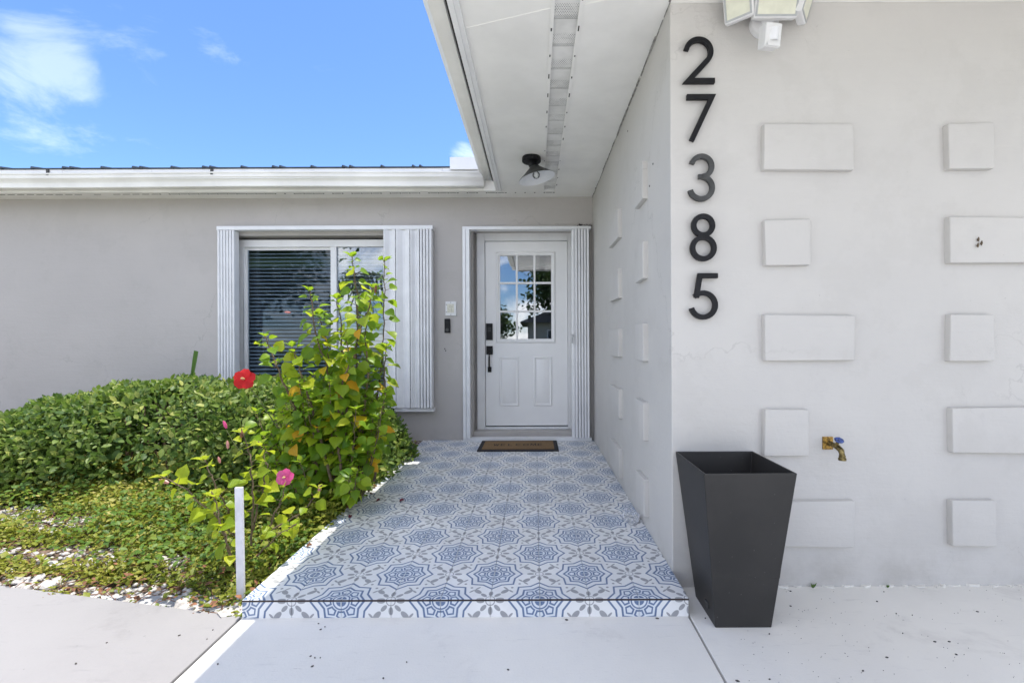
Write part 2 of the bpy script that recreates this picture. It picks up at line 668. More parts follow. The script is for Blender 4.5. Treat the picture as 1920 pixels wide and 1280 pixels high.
M['gap'] = simple('dark_gap', (0.02, 0.02, 0.02), 0.9)
M['grime'] = simple('grey_sealant', (0.34, 0.33, 0.31), 0.8, vary=0.3, scale=30)
M['trimstrip'] = simple('brown_edge_strip', (0.035, 0.022, 0.02), 0.5, vary=0.25, scale=40)
M['cream'] = simple('aged_cream_plastic', (0.66, 0.65, 0.55), 0.45, vary=0.12, scale=60)
M['plastic'] = simple('white_plastic', (0.72, 0.72, 0.72), 0.35, vary=0.03)
M['post'] = simple('white_stake_paint', (0.62, 0.62, 0.65), 0.5, vary=0.06, scale=20)
M['rubber'] = simple('black_rubber', (0.014, 0.013, 0.016), 0.8, vary=0.2, scale=60, bump=0.3, bscale=300)
M['ink'] = simple('dark_print', (0.05, 0.03, 0.018), 0.9, vary=0.2, scale=90)
M['brass'] = simple('tarnished_brass', (0.22, 0.17, 0.07), 0.45, metal=0.8, vary=0.35, scale=90)
M['brassplate'] = simple('brass_plate', (0.42, 0.25, 0.05), 0.5, metal=0.4, vary=0.4, scale=90)
M['bluemetal'] = simple('chipped_blue_paint', (0.05, 0.09, 0.30), 0.4, vary=0.4, scale=120)
M['stem'] = simple('woody_stem', (0.14, 0.10, 0.06), 0.8, vary=0.3, scale=40)
M['greenstem'] = simple('green_stem', (0.11, 0.13, 0.04), 0.7, vary=0.3, scale=40)
M['stone'] = simple('white_rock', (0.54, 0.51, 0.48), 0.85, vary=0.22, scale=30, bump=0.5, bscale=50)
M['dry'] = simple('dry_leaf', (0.20, 0.085, 0.04), 0.8, vary=0.35, scale=60)
M['redleaf'] = simple('dry_red_petal', (0.16, 0.03, 0.05), 0.8, vary=0.35, scale=60)
M['speck'] = simple('dark_debris', (0.09, 0.08, 0.075), 0.9, vary=0.3)
M['blind'] = simple('white_blind', (0.80, 0.82, 0.83), 0.5, vary=0.02)
M['asphalt'] = simple('asphalt', (0.055, 0.055, 0.057), 0.9, vary=0.2, scale=3)
M['lawn'] = simple('lawn', (0.075, 0.11, 0.035), 0.9, vary=0.4, scale=3)
M['bark'] = simple('bark', (0.12, 0.09, 0.065), 0.9, vary=0.3, scale=12)
M['shingle'] = simple('grey_shingle', (0.13, 0.125, 0.12), 0.9, vary=0.2, scale=8)
M['farwall'] = simple('beige_stucco', (0.42, 0.39, 0.34), 0.8)
M['opal'] = simple('cream_led_panel', (0.68, 0.68, 0.56), 0.3, vary=0.05, scale=14)
M['silver'] = simple('silver_reflector', (0.45, 0.46, 0.47), 0.35, metal=0.5, vary=0.05)
M['shade_in'] = simple('white_enamel', (0.76, 0.77, 0.79), 0.35, vary=0.02)
M['glass'] = glass_material('door_glass', (0.62, 0.64, 0.66), 0.20)
M['glass_screen'] = glass_material('screened_glass', (0.76, 0.83, 0.88), -0.02)
M['glass_clear'] = glass_material('window_glass', (0.84, 0.89, 0.92), 0.10)
M['bulb'] = glass_material('bulb_glass', (0.9, 0.9, 0.88), 0.10)
M['hib'] = leaf_material('hibiscus_leaf', (0.075, 0.170, 0.016), (0.165, 0.290, 0.022), (0.320, 0.420, 0.028), (0.50, 0.68, 0.04), True, tw=0.5)
M['hibm'] = leaf_material('hibiscus_leaf_mass', (0.075, 0.170, 0.016), (0.165, 0.290, 0.022), (0.320, 0.420, 0.028), (0.50, 0.68, 0.04), False, tw=0.5)
M['lime'] = leaf_material('lime_leaf', (0.190, 0.300, 0.020), (0.320, 0.420, 0.026), (0.450, 0.490, 0.032), (0.70, 0.76, 0.05), True, tw=0.5)
M['yellow'] = leaf_material('yellowing_leaf', (0.62, 0.30, 0.02), (0.72, 0.44, 0.02), (0.66, 0.56, 0.03), (1.0, 0.66, 0.03), True, tw=0.5)
M['hedge'] = leaf_material('hedge_leaf', (0.045, 0.100, 0.024), (0.160, 0.230, 0.042), (0.420, 0.440, 0.115), (0.22, 0.38, 0.05), True, gloss=0.48, tw=0.30, vein=True)
M['hedgem'] = leaf_material('hedge_leaf_mass', (0.045, 0.100, 0.024), (0.160, 0.230, 0.042), (0.420, 0.440, 0.115), (0.22, 0.38, 0.05), False, gloss=0.48, tw=0.30)
M['cover'] = leaf_material('creeper_leaf', (0.080, 0.130, 0.018), (0.220, 0.245, 0.028), (0.390, 0.340, 0.080), (0.36, 0.42, 0.05), False, gloss=0.5, tw=0.3)
M['weeds'] = leaf_material('weed_leaf', (0.045, 0.105, 0.016), (0.110, 0.200, 0.026), (0.220, 0.290, 0.040), (0.36, 0.50, 0.05), False, gloss=0.5, tw=0.35)
M['blade'] = leaf_material('strap_leaf', (0.05, 0.12, 0.02), (0.06, 0.14, 0.02), (0.08, 0.17, 0.03), (0.15, 0.3, 0.04), True)
M['tree'] = leaf_material('tree_leaf', (0.030, 0.060, 0.018), (0.070, 0.120, 0.030), (0.130, 0.190, 0.045), (0.12, 0.20, 0.03), False, gloss=0.5, tw=0.2)
M['red'] = leaf_material('red_petal', (0.55, 0.012, 0.012), (0.62, 0.015, 0.018), (0.68, 0.02, 0.03), (0.9, 0.03, 0.03), True, tw=0.35)
M['pink'] = leaf_material('pink_petal', (0.55, 0.05, 0.20), (0.62, 0.08, 0.26), (0.68, 0.14, 0.34), (0.9, 0.12, 0.35), True, tw=0.35)
M['palepink'] = leaf_material('faded_pink_petal', (0.50, 0.22, 0.20), (0.55, 0.28, 0.26), (0.58, 0.32, 0.30), (0.8, 0.4, 0.4), True, tw=0.35)
M['pistil'] = simple('pale_pistil', (0.60, 0.42, 0.20), 0.6)


def coir():
    m, nt, b = new_mat('coir')
    co = world_coord(nt)
    n = noise(nt, co, 220.0, 4.0, 0.7)
    n2 = noise(nt, co, 7.0, 3.0, 0.6)
    c = mix_col(nt, n.step(0.3, 0.7), (0.13, 0.075, 0.030), (0.27, 0.165, 0.075))
    c = mix_col(nt, n2.step(0.4, 0.7) * 0.35, c, (0.12, 0.08, 0.035))
    nt.links.new(c, b.inputs['Base Color'])
    b.inputs['Roughness'].default_value = 0.95
    bn = nt.nodes.new('ShaderNodeBump')
    bn.inputs['Strength'].default_value = 0.8
    bn.inputs['Distance'].default_value = 0.004
    nt.links.new(n.v, bn.inputs['Height'])
    nt.links.new(bn.outputs['Normal'], b.inputs['Normal'])
    return m


def soil():
    m, nt, b = new_mat('soil_and_pebble')
    co = world_coord(nt)
    n = noise(nt, co, 24.0, 6.0, 0.65)
    n2 = noise(nt, co, 2.2, 4.0, 0.6)
    c = mix_col(nt, n.step(0.35, 0.65), (0.055, 0.036, 0.024), (0.16, 0.105, 0.070))
    v = nt.nodes.new('ShaderNodeTexVoronoi')
    v.inputs['Scale'].default_value = 42.0
    nt.links.new(co, v.inputs['Vector'])
    peb = (1.0 - E(nt, v.outputs['Distance']).step(0.30, 0.48)) * n2.step(0.40, 0.62)
    c = mix_col(nt, peb * 0.9, c, (0.52, 0.49, 0.46))
    nt.links.new(c, b.inputs['Base Color'])
    b.inputs['Roughness'].default_value = 0.95
    bn = nt.nodes.new('ShaderNodeBump')
    bn.inputs['Strength'].default_value = 0.9
    bn.inputs['Distance'].default_value = 0.02
    nt.links.new((n * 0.6 + peb * 0.5).v, bn.inputs['Height'])
    nt.links.new(bn.outputs['Normal'], b.inputs['Normal'])
    return m


M['coir'] = coir()
M['soil'] = soil()


def planter_material():
    m, nt, b = new_mat('dark_resin')
    co = world_coord(nt)
    n = noise(nt, co, 5.0, 4.0, 0.6)
    sc = noise(nt, co, 95.0, 2.0, 0.5).step(0.745, 0.77)
    c = mix_col(nt, n.step(0.3, 0.7), (0.021, 0.020, 0.019), (0.029, 0.027, 0.0255))
    c = mix_col(nt, sc * 0.5, c, (0.20, 0.19, 0.19))
    nt.links.new(c, b.inputs['Base Color'])
    b.inputs['Roughness'].default_value = 0.48
    b.inputs['Specular IOR Level'].default_value = 0.45
    bn = nt.nodes.new('ShaderNodeBump')
    bn.inputs['Strength'].default_value = 0.06
    bn.inputs['Distance'].default_value = 0.004
    nt.links.new(noise(nt, co, 90.0, 4.0, 0.6).v, bn.inputs['Height'])
    nt.links.new(bn.outputs['Normal'], b.inputs['Normal'])
    return m


M['planter'] = planter_material()

# ================================================================== SETTING
YB = 4.80          # wall with the window and the door
XS = 0.6146        # side wall of the right wing
YF = 2.05          # front wall of the right wing
ZS = 2.626         # soffit
PX0, PX1, PY0, PZ = -1.184, XS, 1.83, 0.073

g = MB().box(-90, 90, -90, 90, -0.6, -0.14).build('ground', M['lawn'])
tag(g, 'green lawn and earth spreading out around the house', 'ground', kind='structure')
rd = MB().box(-60, 60, -17.0, -9.5, -0.13, -0.10).build('road', M['asphalt'])
tag(rd, 'grey asphalt street in front of the house', 'road', kind='structure')
dw = MB().box(-9.0, 9.0, -9.3, 0.55, -0.13, -0.006).build('bounce_driveway', M['concrete'])  # unseen paving, extended to bounce sunlight up at walls and soffit
tag(dw, 'unseen pale concrete paving laid wide to bounce light onto the house', 'bounce_driveway', kind='structure')

sw = MB().box(-9.0, 9.0, 0.56, 2.04, -0.13, -0.022).build('sidewalk', M['grout'])
tag(sw, 'pale painted concrete walk in slabs below the tiled step', 'pavement', kind='structure')
# slabs: a joint runs away from the camera on either side of the step
slabs = [
    [(-9.0, 0.57), (-1.199, 0.57), (-1.196, 1.845), (-2.457, 2.09), (-4.4, 2.34), (-9.0, 2.6)],
    [(-1.187, 0.57), (0.606, 0.57), (0.612, 1.838), (-1.184, 1.838)],
    [(0.616, 0.57), (4.8, 0.57), (4.8, 2.052), (0.621, 2.052)],
    [(4.81, 0.57), (9.0, 0.57), (9.0, 2.052), (4.81, 2.052)],
]
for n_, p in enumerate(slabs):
    MB().prism(p, -0.10, 0.0).build('slab', M['sun_dimmed_concrete' if n_ == 0 else 'concrete'], sw, bevel=0.004, seg=2)

# porch
porch = MB().box(PX0 + 0.006, PX1 - 0.004, PY0 + 0.010, YB - 0.002, -0.12, PZ - 0.009).build('porch_floor', M['grout'])
tag(porch, 'raised porch floor of blue and grey patterned tiles before the white door', 'porch', kind='structure')
TW = (PX1 - PX0) / 9.0
TD = (YB - PY0) / 15.0


def tile_mesh(name, w, h, th, flip, v0=-1.0, v1=1.0):
    mb = MB().box(-w / 2, w / 2, -h / 2, h / 2, 0.0, th)
    o = mb.build(name, M['tile'], bevel=0.0012, seg=1)
    me = o.data
    bpy.data.objects.remove(o)
    uv = me.uv_layers.new(name='UVMap')
    for lp in me.loops:
        c = me.vertices[lp.vertex_index].co
        u = 2 * c.x / w
        v = v0 + (v1 - v0) * (c.y / h + 0.5)
        uv.data[lp.index].uv = (-v, u) if flip else (u, v)
    return me


GAP = 0.0014
tA = tile_mesh('tile', TW - GAP, TD - GAP, 0.010, False)
tB = tile_mesh('tile', TW - GAP, TD - GAP, 0.010, True)
RH = 0.066
rA = tile_mesh('riser_tile', TW - GAP, RH, 0.008, False, 1.0 - 2 * RH / TW, 1.0)
rB = tile_mesh('riser_tile', TW - GAP, RH, 0.008, True, 1.0 - 2 * RH / TW, 1.0)
for j in range(15):
    for i in range(9):
        cx, cy = PX0 + (i + 0.5) * TW, PY0 + (j + 0.5) * TD
        if j == 0:
            cy += 0.0008
        dz = rng.normal(0, 0.0004)
        Mx = Matrix.Translation((cx, cy, PZ - 0.010 + dz)) @ Matrix.Rotation(rng.normal(0, 0.0015), 4, 'X') @ Matrix.Rotation(rng.normal(0, 0.0015), 4, 'Y')
        share('tile', tA if (i + j) % 2 == 0 else tB, porch, Mx)
for i in range(9):
    Mx = Matrix.Translation((PX0 + (i + 0.5) * TW, PY0 + 0.009, RH / 2 - 0.001)) @ Matrix.Rotation(R(90), 4, 'X')
    share('riser_tile', rB if i % 2 == 0 else rA, porch, Mx)
MB().box(PX0, PX1, PY0 - 0.0005, PY0 + 0.0075, RH - 0.0005, PZ - 0.0012).build('edge_strip', M['trimstrip'], porch)
MB().box(PX0 + 0.0015, PX0 + 0.0055, PY0 + 0.008, YB - 0.01, -0.05, PZ - 0.0105).build('side_face', M['grout'], porch)
sd = MB().box(PX1 - 0.0038, PX1, PY0 + 0.0095, YF - 0.001, -0.05, PZ - 0.0105).build('side_tile', M['white'], porch)

# ================================================================== HOUSE
house = empty('house', (0.0, 6.0, 0.0))
tag(house, 'single storey pale grey stucco house with white eaves and white front door', 'house')
HI = Matrix.Translation((0.0, -6.0, 0.0))


def hpart(mb, name, mat, parent=None, **k):
    """a part of the house built in world coordinates"""
    o = mb.build(name, mat, None, **k)
    p = parent or house
    o.parent = p
    o.matrix_parent_inverse = Matrix.Identity(4)
    off = Matrix.Identity(4)
    q = p
    off = off @ HI
    o.matrix_local = HI if p is house else Matrix.Identity(4)
    return o


# openings in the back wall
WX0, WX1, WZ0, WZ1 = -3.205, -1.215, 0.50, 2.235      # window opening
DX0, DX1, DZ1 = -0.655, 0.470, 2.285                 # door opening
wl = MB()
T = 0.22
XL = -14.0
wl.box(XL, WX0, YB, YB + T, -0.12, ZS + 0.10)
wl.box(WX0, WX1, YB, YB + T, -0.12, WZ0)
wl.box(WX0, WX1, YB, YB + T, WZ1, ZS + 0.10)
wl.box(WX1, DX0, YB, YB + T, -0.12, ZS + 0.10)
wl.box(DX0, DX1, YB, YB + T, DZ1, ZS + 0.10)
wl.box(DX0, DX1, YB + 0.19, YB + T, -0.12, 0.12)
wl.box(DX1, XS + 0.2, YB, YB + T, -0.12, ZS + 0.10)
wall_b = hpart(wl, 'wall', M['wall_shaded'])
ws = MB().box(XS, XS + 0.2, YF + 0.2, YB - 0.001, -0.12, ZS + 0.10).box(XS, XS + 0.2, YF, YF + 0.2, -0.12, ZS + 0.1)
wall_s = hpart(MB().prism([(XS, YB - 0.001), (XS, YF), (9.5, YF), (9.5, YF + 0.2), (XS + 0.2, YF + 0.2), (XS + 0.2, YB - 0.001)], -0.12, ZS + 0.10), 'wall', M['wall'], bevel=0.006, seg=3)
hpart(MB().box(XL, 9.5, 9.8, 10.0, -0.12, ZS + 0.1).box(XL - 0.2, XL, YB, 10.0, -0.12, ZS + 0.1).box(9.5, 9.7, YF, 10.0, -0.12, ZS + 0.1), 'wall', M['wall'])
hpart(MB().box(XL, 9.5, YB + T + 0.001, 9.79, -0.1, 0.1), 'room_floor', M['dark'])

# raised stucco blocks on the walls
def block_mesh(w, h, d, seed):
    r = random.Random(seed)
    mb = MB()
    def jit(): return r.uniform(-0.004, 0.004)
    p = [(-w / 2 + jit(), 0, -h / 2 + jit()), (w / 2 + jit(), 0, -h / 2 + jit()), (w / 2 + jit(), 0, h / 2 + jit()), (-w / 2 + jit(), 0, h / 2 + jit())]
    q = [(a * 0.992, -d, c * 0.985) for a, b, c in p]
    p = [(a, 0.02, c) for a, b, c in p]
    mb.add(p + q, [(4, 5, 6, 7), (0, 4, 7, 3), (1, 2, 6, 5), (0, 1, 5, 4), (3, 7, 6, 2), (0, 3, 2, 1)])
    o = mb.build('raised_block', M['wall'], bevel=0.006, seg=3, smooth=True)
    me = o.data
    bpy.data.objects.remove(o)
    return me


BL = [block_mesh(0.400, 0.206, 0.028, s) for s in (1, 2, 3)]
BS = [block_mesh(0.200, 0.206, 0.028, s) for s in (4, 5, 6)]
ROWS = [1.970, 1.545, 1.119, 0.697, 0.290]


def put_block(me, M_):
    o = link('raised_block', me, wall_s)
    o.matrix_local = M_


for c, x0 in enumerate((1.024, 1.850, 2.668, 3.47, 4.29, 5.1, 5.9)):
    for k, z in enumerate(ROWS):
        long = (k + c) % 2 == 0
        w = 0.400 if long else 0.200
        me = (BL if long else BS)[(k + c) % 3]
        put_block(me, Matrix.Translation((x0 + w / 2 + random.uniform(-0.006, 0.006), YF, z + random.uniform(-0.006, 0.006))))
Rz = Matrix.Rotation(R(-90), 4, 'Z')
for y0, zs, first in ((3.20, (1.94, 1.515, 1.095, 0.665, 0.245), 0), (2.47, (1.985, 1.545, 1.10, 0.67, 0.25), 1)):
    for k, z in enumerate(zs):
        long = first == 0
        me = (BL if long else BS)[k % 3]
        w = 0.40 if long else 0.20
        put_block(me, Matrix.Translation((XS, y0 + w / 2, z)) @ Rz)

# roof, soffit, fascia, gutters
EY = 4.545         # fascia of the left wing
EX = -0.352        # fascia of the right wing
RY0 = 0.36         # front edge of the right wing's eave
rf = MB()
za, zb = 2.805, 2.805 + (7.3 - 4.43) * 0.23
rf.add([(XL - 0.4, 4.405, za), (-0.2, 4.405, za), (-0.2, 7.3, zb), (XL - 0.4, 7.3, zb), (XL - 0.4, 10.3, za), (-0.2, 10.3, za)], [(0, 1, 2, 3), (3, 2, 5, 4)])
rf.add([(XL - 0.4, 4.405, za - 0.012), (-0.2, 4.405, za - 0.012), (-0.2, 4.405, za), (XL - 0.4, 4.405, za)], [(0, 1, 2, 3)])
x = -0.80
k = 0
while x > XL:
    for dx in ((0.0,) if k % 2 == 0 else (-0.035, 0.035)):
        a = x + dx
        rf.add([(a - 0.013, 4.395, za - 0.010), (a + 0.013, 4.395, za - 0.010), (a + 0.007, 4.395, za + 0.013), (a - 0.007, 4.395, za + 0.013),
                (a - 0.013, 7.3, zb), (a + 0.013, 7.3, zb), (a + 0.007, 7.3, zb + 0.013), (a - 0.007, 7.3, zb + 0.013)],
               [(0, 1, 2, 3), (0, 4, 5, 1), (1, 5, 6, 2), (2, 6, 7, 3), (3, 7, 4, 0)])
    x -= 0.338
    k += 1
hpart(rf, 'roof', M['roof'])
# right wing roof: its edges follow the eaves, a hip over the whole wing
r2 = MB()
e = [(EX - 0.06, RY0 - 0.06, za), (10.2, RY0 - 0.06, za), (10.2, 10.3, za), (EX - 0.06, 10.3, za)]
r2.add(e + [(4.9, 4.4, za + 0.62), (4.9, 6.4, za + 0.62)] + [(a, b, c - 0.02) for a, b, c in e],
       [(0, 1, 4), (1, 2, 5, 4), (2, 3, 5), (3, 0, 4, 5), (6, 7, 1, 0), (7, 8, 2, 1), (8, 9, 3, 2), (9, 6, 0, 3), (6, 9, 8, 7)])
hpart(r2, 'roof', M['roof'])

# soffits as sheets with thickness
V0, V1 = 0.090, 0.214     # vent strip of the right wing's soffit
hpart(MB().box(XL, EX - 0.001, EY - 0.02, YB - 0.001, ZS, ZS + 0.02), 'soffit', M['soffit'])
sf = MB().box(EX, V0, RY0, YB - 0.001, ZS, ZS + 0.02).box(V1, XS - 0.001, RY0, YB - 0.001, ZS, ZS + 0.02).box(XS - 0.001, 9.9, RY0, YF - 0.001, ZS, ZS + 0.02)
sof = hpart(sf, 'soffit', M['soffit'])
# battens over the joints between soffit sheets
bt = MB().prism([(EX + 0.02, 2.205), (V0 - 0.012, 2.075), (V0 - 0.012, 2.093), (EX + 0.02, 2.223)], ZS - 0.0025, ZS - 0.0005)
hpart(bt, 'joint_strip', M['soffit'], sof)
hpart(MB().prism([(V1 + 0.015, 2.055), (XS - 0.02, 1.94), (XS - 0.02, 1.955), (V1 + 0.015, 2.07)], ZS - 0.0025, ZS - 0.0005), 'joint_strip', M['soffit'], sof)
hpart(MB().box(V0 - 0.012, V0 + 0.006, RY0, 4.60, ZS - 0.006, ZS - 0.0005), 'vent_edge', M['soffit'], sof)
hpart(MB().box(V1 - 0.006, V1 + 0.012, RY0, 4.60, ZS - 0.006, ZS - 0.0005), 'vent_edge', M['soffit'], sof)


def vent_material():
    m, nt, b = new_mat('perforated_vent')
    co = world_coord(nt)
    sep = nt.nodes.new('ShaderNodeSeparateXYZ')
    nt.links.new(co, sep.inputs[0])
    x, y = E(nt, sep.outputs[0]), E(nt, sep.outputs[1])
    row = (y / 0.0095).op('FLOOR')
    u = (x / 0.0105 + row * 0.5).op('FRACT') - 0.5
    v = (y / 0.0095).op('FRACT') - 0.5
    hole = 1.0 - (u * u + v * v).sqrt().step(0.24, 0.30)
    bandp = (y / 0.20).op('FRACT').band(0.28, 0.78, 0.02)
    clog = noise(nt, co, 17.0, 4.0, 0.6).step(0.38, 0.60)
    hole = hole * bandp * (0.25 + 0.75 * clog)
    n = noise(nt, co, 7.0, 4.0, 0.6)
    c = mix_col(nt, n.step(0.3, 0.7), (0.64, 0.635, 0.615), (0.76, 0.755, 0.735))
    c = mix_col(nt, hole * 0.85, c, (0.07, 0.07, 0.07))
    nt.links.new(c, b.inputs['Base Color'])
    b.inputs['Roughness'].default_value = 0.55
    return m


M['vent'] = vent_material()
# vent strip: one pressed panel every 0.2 m, each with its own lip
yv = RY0
while yv < 4.58:
    y1 = min(yv + 0.1985, 4.60)
    hpart(MB().add([(V0, yv, ZS + 0.010), (V1, yv, ZS + 0.010), (V1, y1 - 0.03, ZS + 0.004), (V0, y1 - 0.03, ZS + 0.004), (V1, y1, ZS + 0.010), (V0, y1, ZS + 0.010)],
                   [(0, 1, 2, 3), (3, 2, 4, 5)]), 'vent_panel', M['vent'], sof)
    yv += 0.20
hpart(MB().box(V0 + 0.0005, V1 - 0.0005, 4.6005, YB - 0.001, ZS + 0.0004, ZS + 0.02), 'soffit_board', M['soffit'], sof)
hpart(MB().box(V0 - 0.02, V1 + 0.02, RY0, 4.62, ZS + 0.022, ZS + 0.03), 'vent_backing', M['gap'], sof)

# ragged bead of sealant where the soffit meets the walls, and nail heads along the vent strip
bead = MB()
yy = 0.6
rr = random.Random(61)
while yy < 4.78:
    l = rr.uniform(0.03, 0.12)
    w_ = rr.uniform(0.002, 0.010)
    bead.box(XS - w_, XS - 0.0005, yy, min(yy + l, 4.795), ZS - rr.uniform(0.003, 0.014), ZS - 0.0004)
    yy += l + rr.choice((0.0, 0.0, 0.02))
o = hpart(bead, 'sealant_bead', M['grime'], sof)
o['kind'] = 'stuff'
nl = MB()
yy = 0.6
while yy < 4.6:
    for xx in (V0 - 0.004, V1 + 0.004):
        if rr.random() < 0.75:
            nl.box(xx - 0.003, xx + 0.003, yy + rr.uniform(-0.02, 0.02), yy + 0.022, ZS - 0.0072, ZS - 0.0062)
    yy += 0.20
o = hpart(nl, 'nail', M['gap'], sof)
o['kind'] = 'stuff'

# a dotted vent slot along the left wing's soffit
slot = MB()
x = 0.20
while x > -9.0:
    if x > -3.9:
        slot.box(x - 0.006, x + 0.006, EY + 0.092, EY + 0.106, ZS - 0.0035, ZS - 0.0008)
    if random.random() < (0.45 if x > -1.7 else 0.85):
        slot.box(x - 0.085, x - 0.015, EY + 0.096, EY + 0.102, ZS - 0.0025, ZS - 0.0008)
    x -= 0.098
o = hpart(slot, 'soffit_slot', M['gap'])
o['kind'] = 'stuff'

# fascias
fa = hpart(MB().box(XL, EX - 0.03, EY - 0.025, EY, ZS - 0.022, za - 0.02), 'fascia', M['gutter'])
fb = hpart(MB().box(EX - 0.030, EX - 0.004, RY0 - 0.03, EY - 0.02, ZS - 0.020, za - 0.02).box(EX - 0.03, 9.9, RY0 - 0.05, RY0 - 0.031, ZS - 0.02, za - 0.02), 'fascia', M['white'])
hpart(MB().box(EX - 0.0400, EX - 0.0305, RY0, EY - 0.26, ZS - 0.012, ZS + 0.05), 'gap_shade_strip', M['gap'])  # near-black strip filling the slot behind the gutter in place of its shade
hpart(MB().box(EX - 0.004, EX + 0.022, RY0, EY + 0.02, ZS - 0.014, ZS - 0.0005), 'soffit_trim', M['white'], sof)

# gutters, K-style trough of sheet metal: (outwards, height)
prof = [(0.012, 0.150), (0.012, 0.028), (0.018, 0.020), (0.070, 0.020), (0.078, 0.026), (0.080, 0.062), (0.084, 0.074), (0.100, 0.092), (0.112, 0.106), (0.114, 0.135), (0.120, 0.138),
        (0.122, 0.150), (0.116, 0.154), (0.108, 0.148)]


def gutter_left():
    n = 28
    xs = np.linspace(XL, EX - 0.145, n)
    mb = MB()
    for i in range(n - 1):
        v = []
        for xx in (xs[i], xs[i + 1]):
            sag = 0.004 * math.sin(xx * 1.7) + 0.0075 * (xx + 0.5) * 0.0
            v += [(xx, EY - 0.027 - a, ZS - 0.020 + b_ + sag) for a, b_ in prof]
        k = len(prof)
        mb.add(v, [(j, j + 1, k + j + 1, k + j) for j in range(k - 1)])
    # end cap
    v = [(EX - 0.145, EY - 0.027 - a, ZS - 0.020 + b_) for a, b_ in prof[:-2]]
    mb.add(v, [tuple(range(len(v)))])
    return mb


ga = hpart(gutter_left(), 'gutter', M['gutter'], smooth=True)
md = ga.modifiers.new('thickness', 'SOLIDIFY')
md.thickness = 0.003
# white drip edge above the gutter, in sheets
xx = EX - 0.10
for wdt in (0.44, 1.72, 1.10, 0.86, 1.68, 3.0, 3.0, 3.0):
    hpart(MB().box(xx - wdt + 0.003, xx, 4.412 + random.uniform(0, 0.003), 4.430, 2.700, za - 0.013), 'drip_edge', M['white'])
    xx -= wdt
for pxx in (90, 398):
    X, _, Z = W(pxx, 316, 4.40)
    hpart(MB().box(X - 0.012, X + 0.012, 4.400, 4.411, 2.735, 2.790), 'gutter_bracket', M['graphite'], ga)
fl = hpart(MB().box(EX - 0.46, EX - 0.14, 4.385, 4.400, 2.768, 2.885).box(EX - 0.46, EX - 0.14, 4.4005, 4.62, 2.872, 2.885), 'roof_flashing', M['white'])

k = len(prof)
mb = MB()
ys = np.linspace(RY0 - 0.05, 4.30, 12)
for i in range(len(ys) - 1):
    v = []
    for yy in (ys[i], ys[i + 1]):
        v += [(EX - 0.026 - a * 1.28, yy, ZS - 0.020 + b_) for a, b_ in prof]
    mb.add(v, [(j, j + 1, k + j + 1, k + j) for j in range(k - 1)])
mb.add([(EX - 0.026 - a * 1.28, RY0 - 0.05, ZS - 0.020 + b_) for a, b_ in prof[:-2]], [tuple(range(len(prof) - 2))])
gb = hpart(mb, 'gutter', M['gutter'], smooth=True)
md = gb.modifiers.new('thickness', 'SOLIDIFY')
md.thickness = 0.003

# ------------------------------------------------------------------ window
YW = YB + 0.075
wf = MB()
FW = 0.075
fx0, fx1, fz0, fz1 = WX0 + 0.012, WX1 - 0.012, WZ0 + 0.01, WZ1 - 0.03
wf.box(fx0, fx0 + FW, YW, YW + 0.09, fz0, fz1).box(fx1 - FW, fx1, YW, YW + 0.09, fz0, fz1)
wf.box(fx0 + FW, fx1 - FW, YW, YW + 0.09, fz1 - FW, fz1).box(fx0 + FW, fx1 - FW, YW, YW + 0.09, fz0, fz0 + FW)
win = hpart(wf, 'window', M['white'], bevel=0.004)
ML = W(620, 600, YW)[0]
MR = W(631, 600, YW)[0]
gx0, gx1, gz0, gz1 = fx0 + FW, fx1 - FW, fz0 + FW, fz1 - FW
hpart(MB().box(ML, MR, YW + 0.005, YW + 0.06, gz0, gz1), 'mullion', M['white'], win, bevel=0.003)
s1 = 0.022
sash = MB().box(gx0, gx0 + s1, YW + 0.03, YW + 0.06, gz0, gz1).box(gx0 + s1, ML, YW + 0.03, YW + 0.06, gz1 - s1 * 1.3, gz1).box(gx0 + s1, ML, YW + 0.03, YW + 0.06, gz0, gz0 + s1)
hpart(sash, 'sash', M['white'], win, bevel=0.002)
hpart(MB().box(gx0 + s1, ML, YW + 0.044, YW + 0.048, gz0 + s1, gz1 - s1 * 1.3), 'pane', M['glass_screen'], win)
hpart(MB().box(MR, gx1, YW + 0.030, YW + 0.034, gz0, gz1), 'pane', M['glass_clear'], win)
# horizontal blind behind the panes
o = MB().add([(-1, -0.017, -0.009), (1, -0.017, -0.009), (1, 0.0, 0.002), (-1, 0.0, 0.002), (1, 0.017, 0.008), (-1, 0.017, 0.008)], [(0, 1, 2, 3), (3, 2, 4, 5)]).build('slat', M['blind'])
slat_me = o.data
bpy.data.objects.remove(o)
z = gz0 + 0.03
cx, hw = (fx0 + fx1) / 2, (fx1 - fx0) / 2 - 0.05
while z < gz1 - 0.02:
    o = link('slat', slat_me, win)
    o.matrix_local = Matrix.Translation((cx, YW + 0.085, z + random.uniform(-0.001, 0.001))) @ Matrix.Rotation(R(random.uniform(-0.12, 0.12)), 4, 'Y') @ Matrix.Diagonal((hw, 1.0, 1.0, 1.0))
    z += 0.0405
hpart(MB().box(fx0, fx1, YB + T - 0.02, YB + T, WZ0 - 0.02, WZ0 + 0.005), 'sill', M['white'], win)


# ------------------------------------------------------------------ storm shutters
def shutter(rails, slats, name='storm_shutter'):
    o = hpart(rails, name, M['alu'], bevel=0.002)
    for pts, z0, z1 in slats:
        hpart(MB().ribbon(pts, 0.0045, z0, z1, axis='z'), 'shutter_slat', M['alu'], o)
    return o


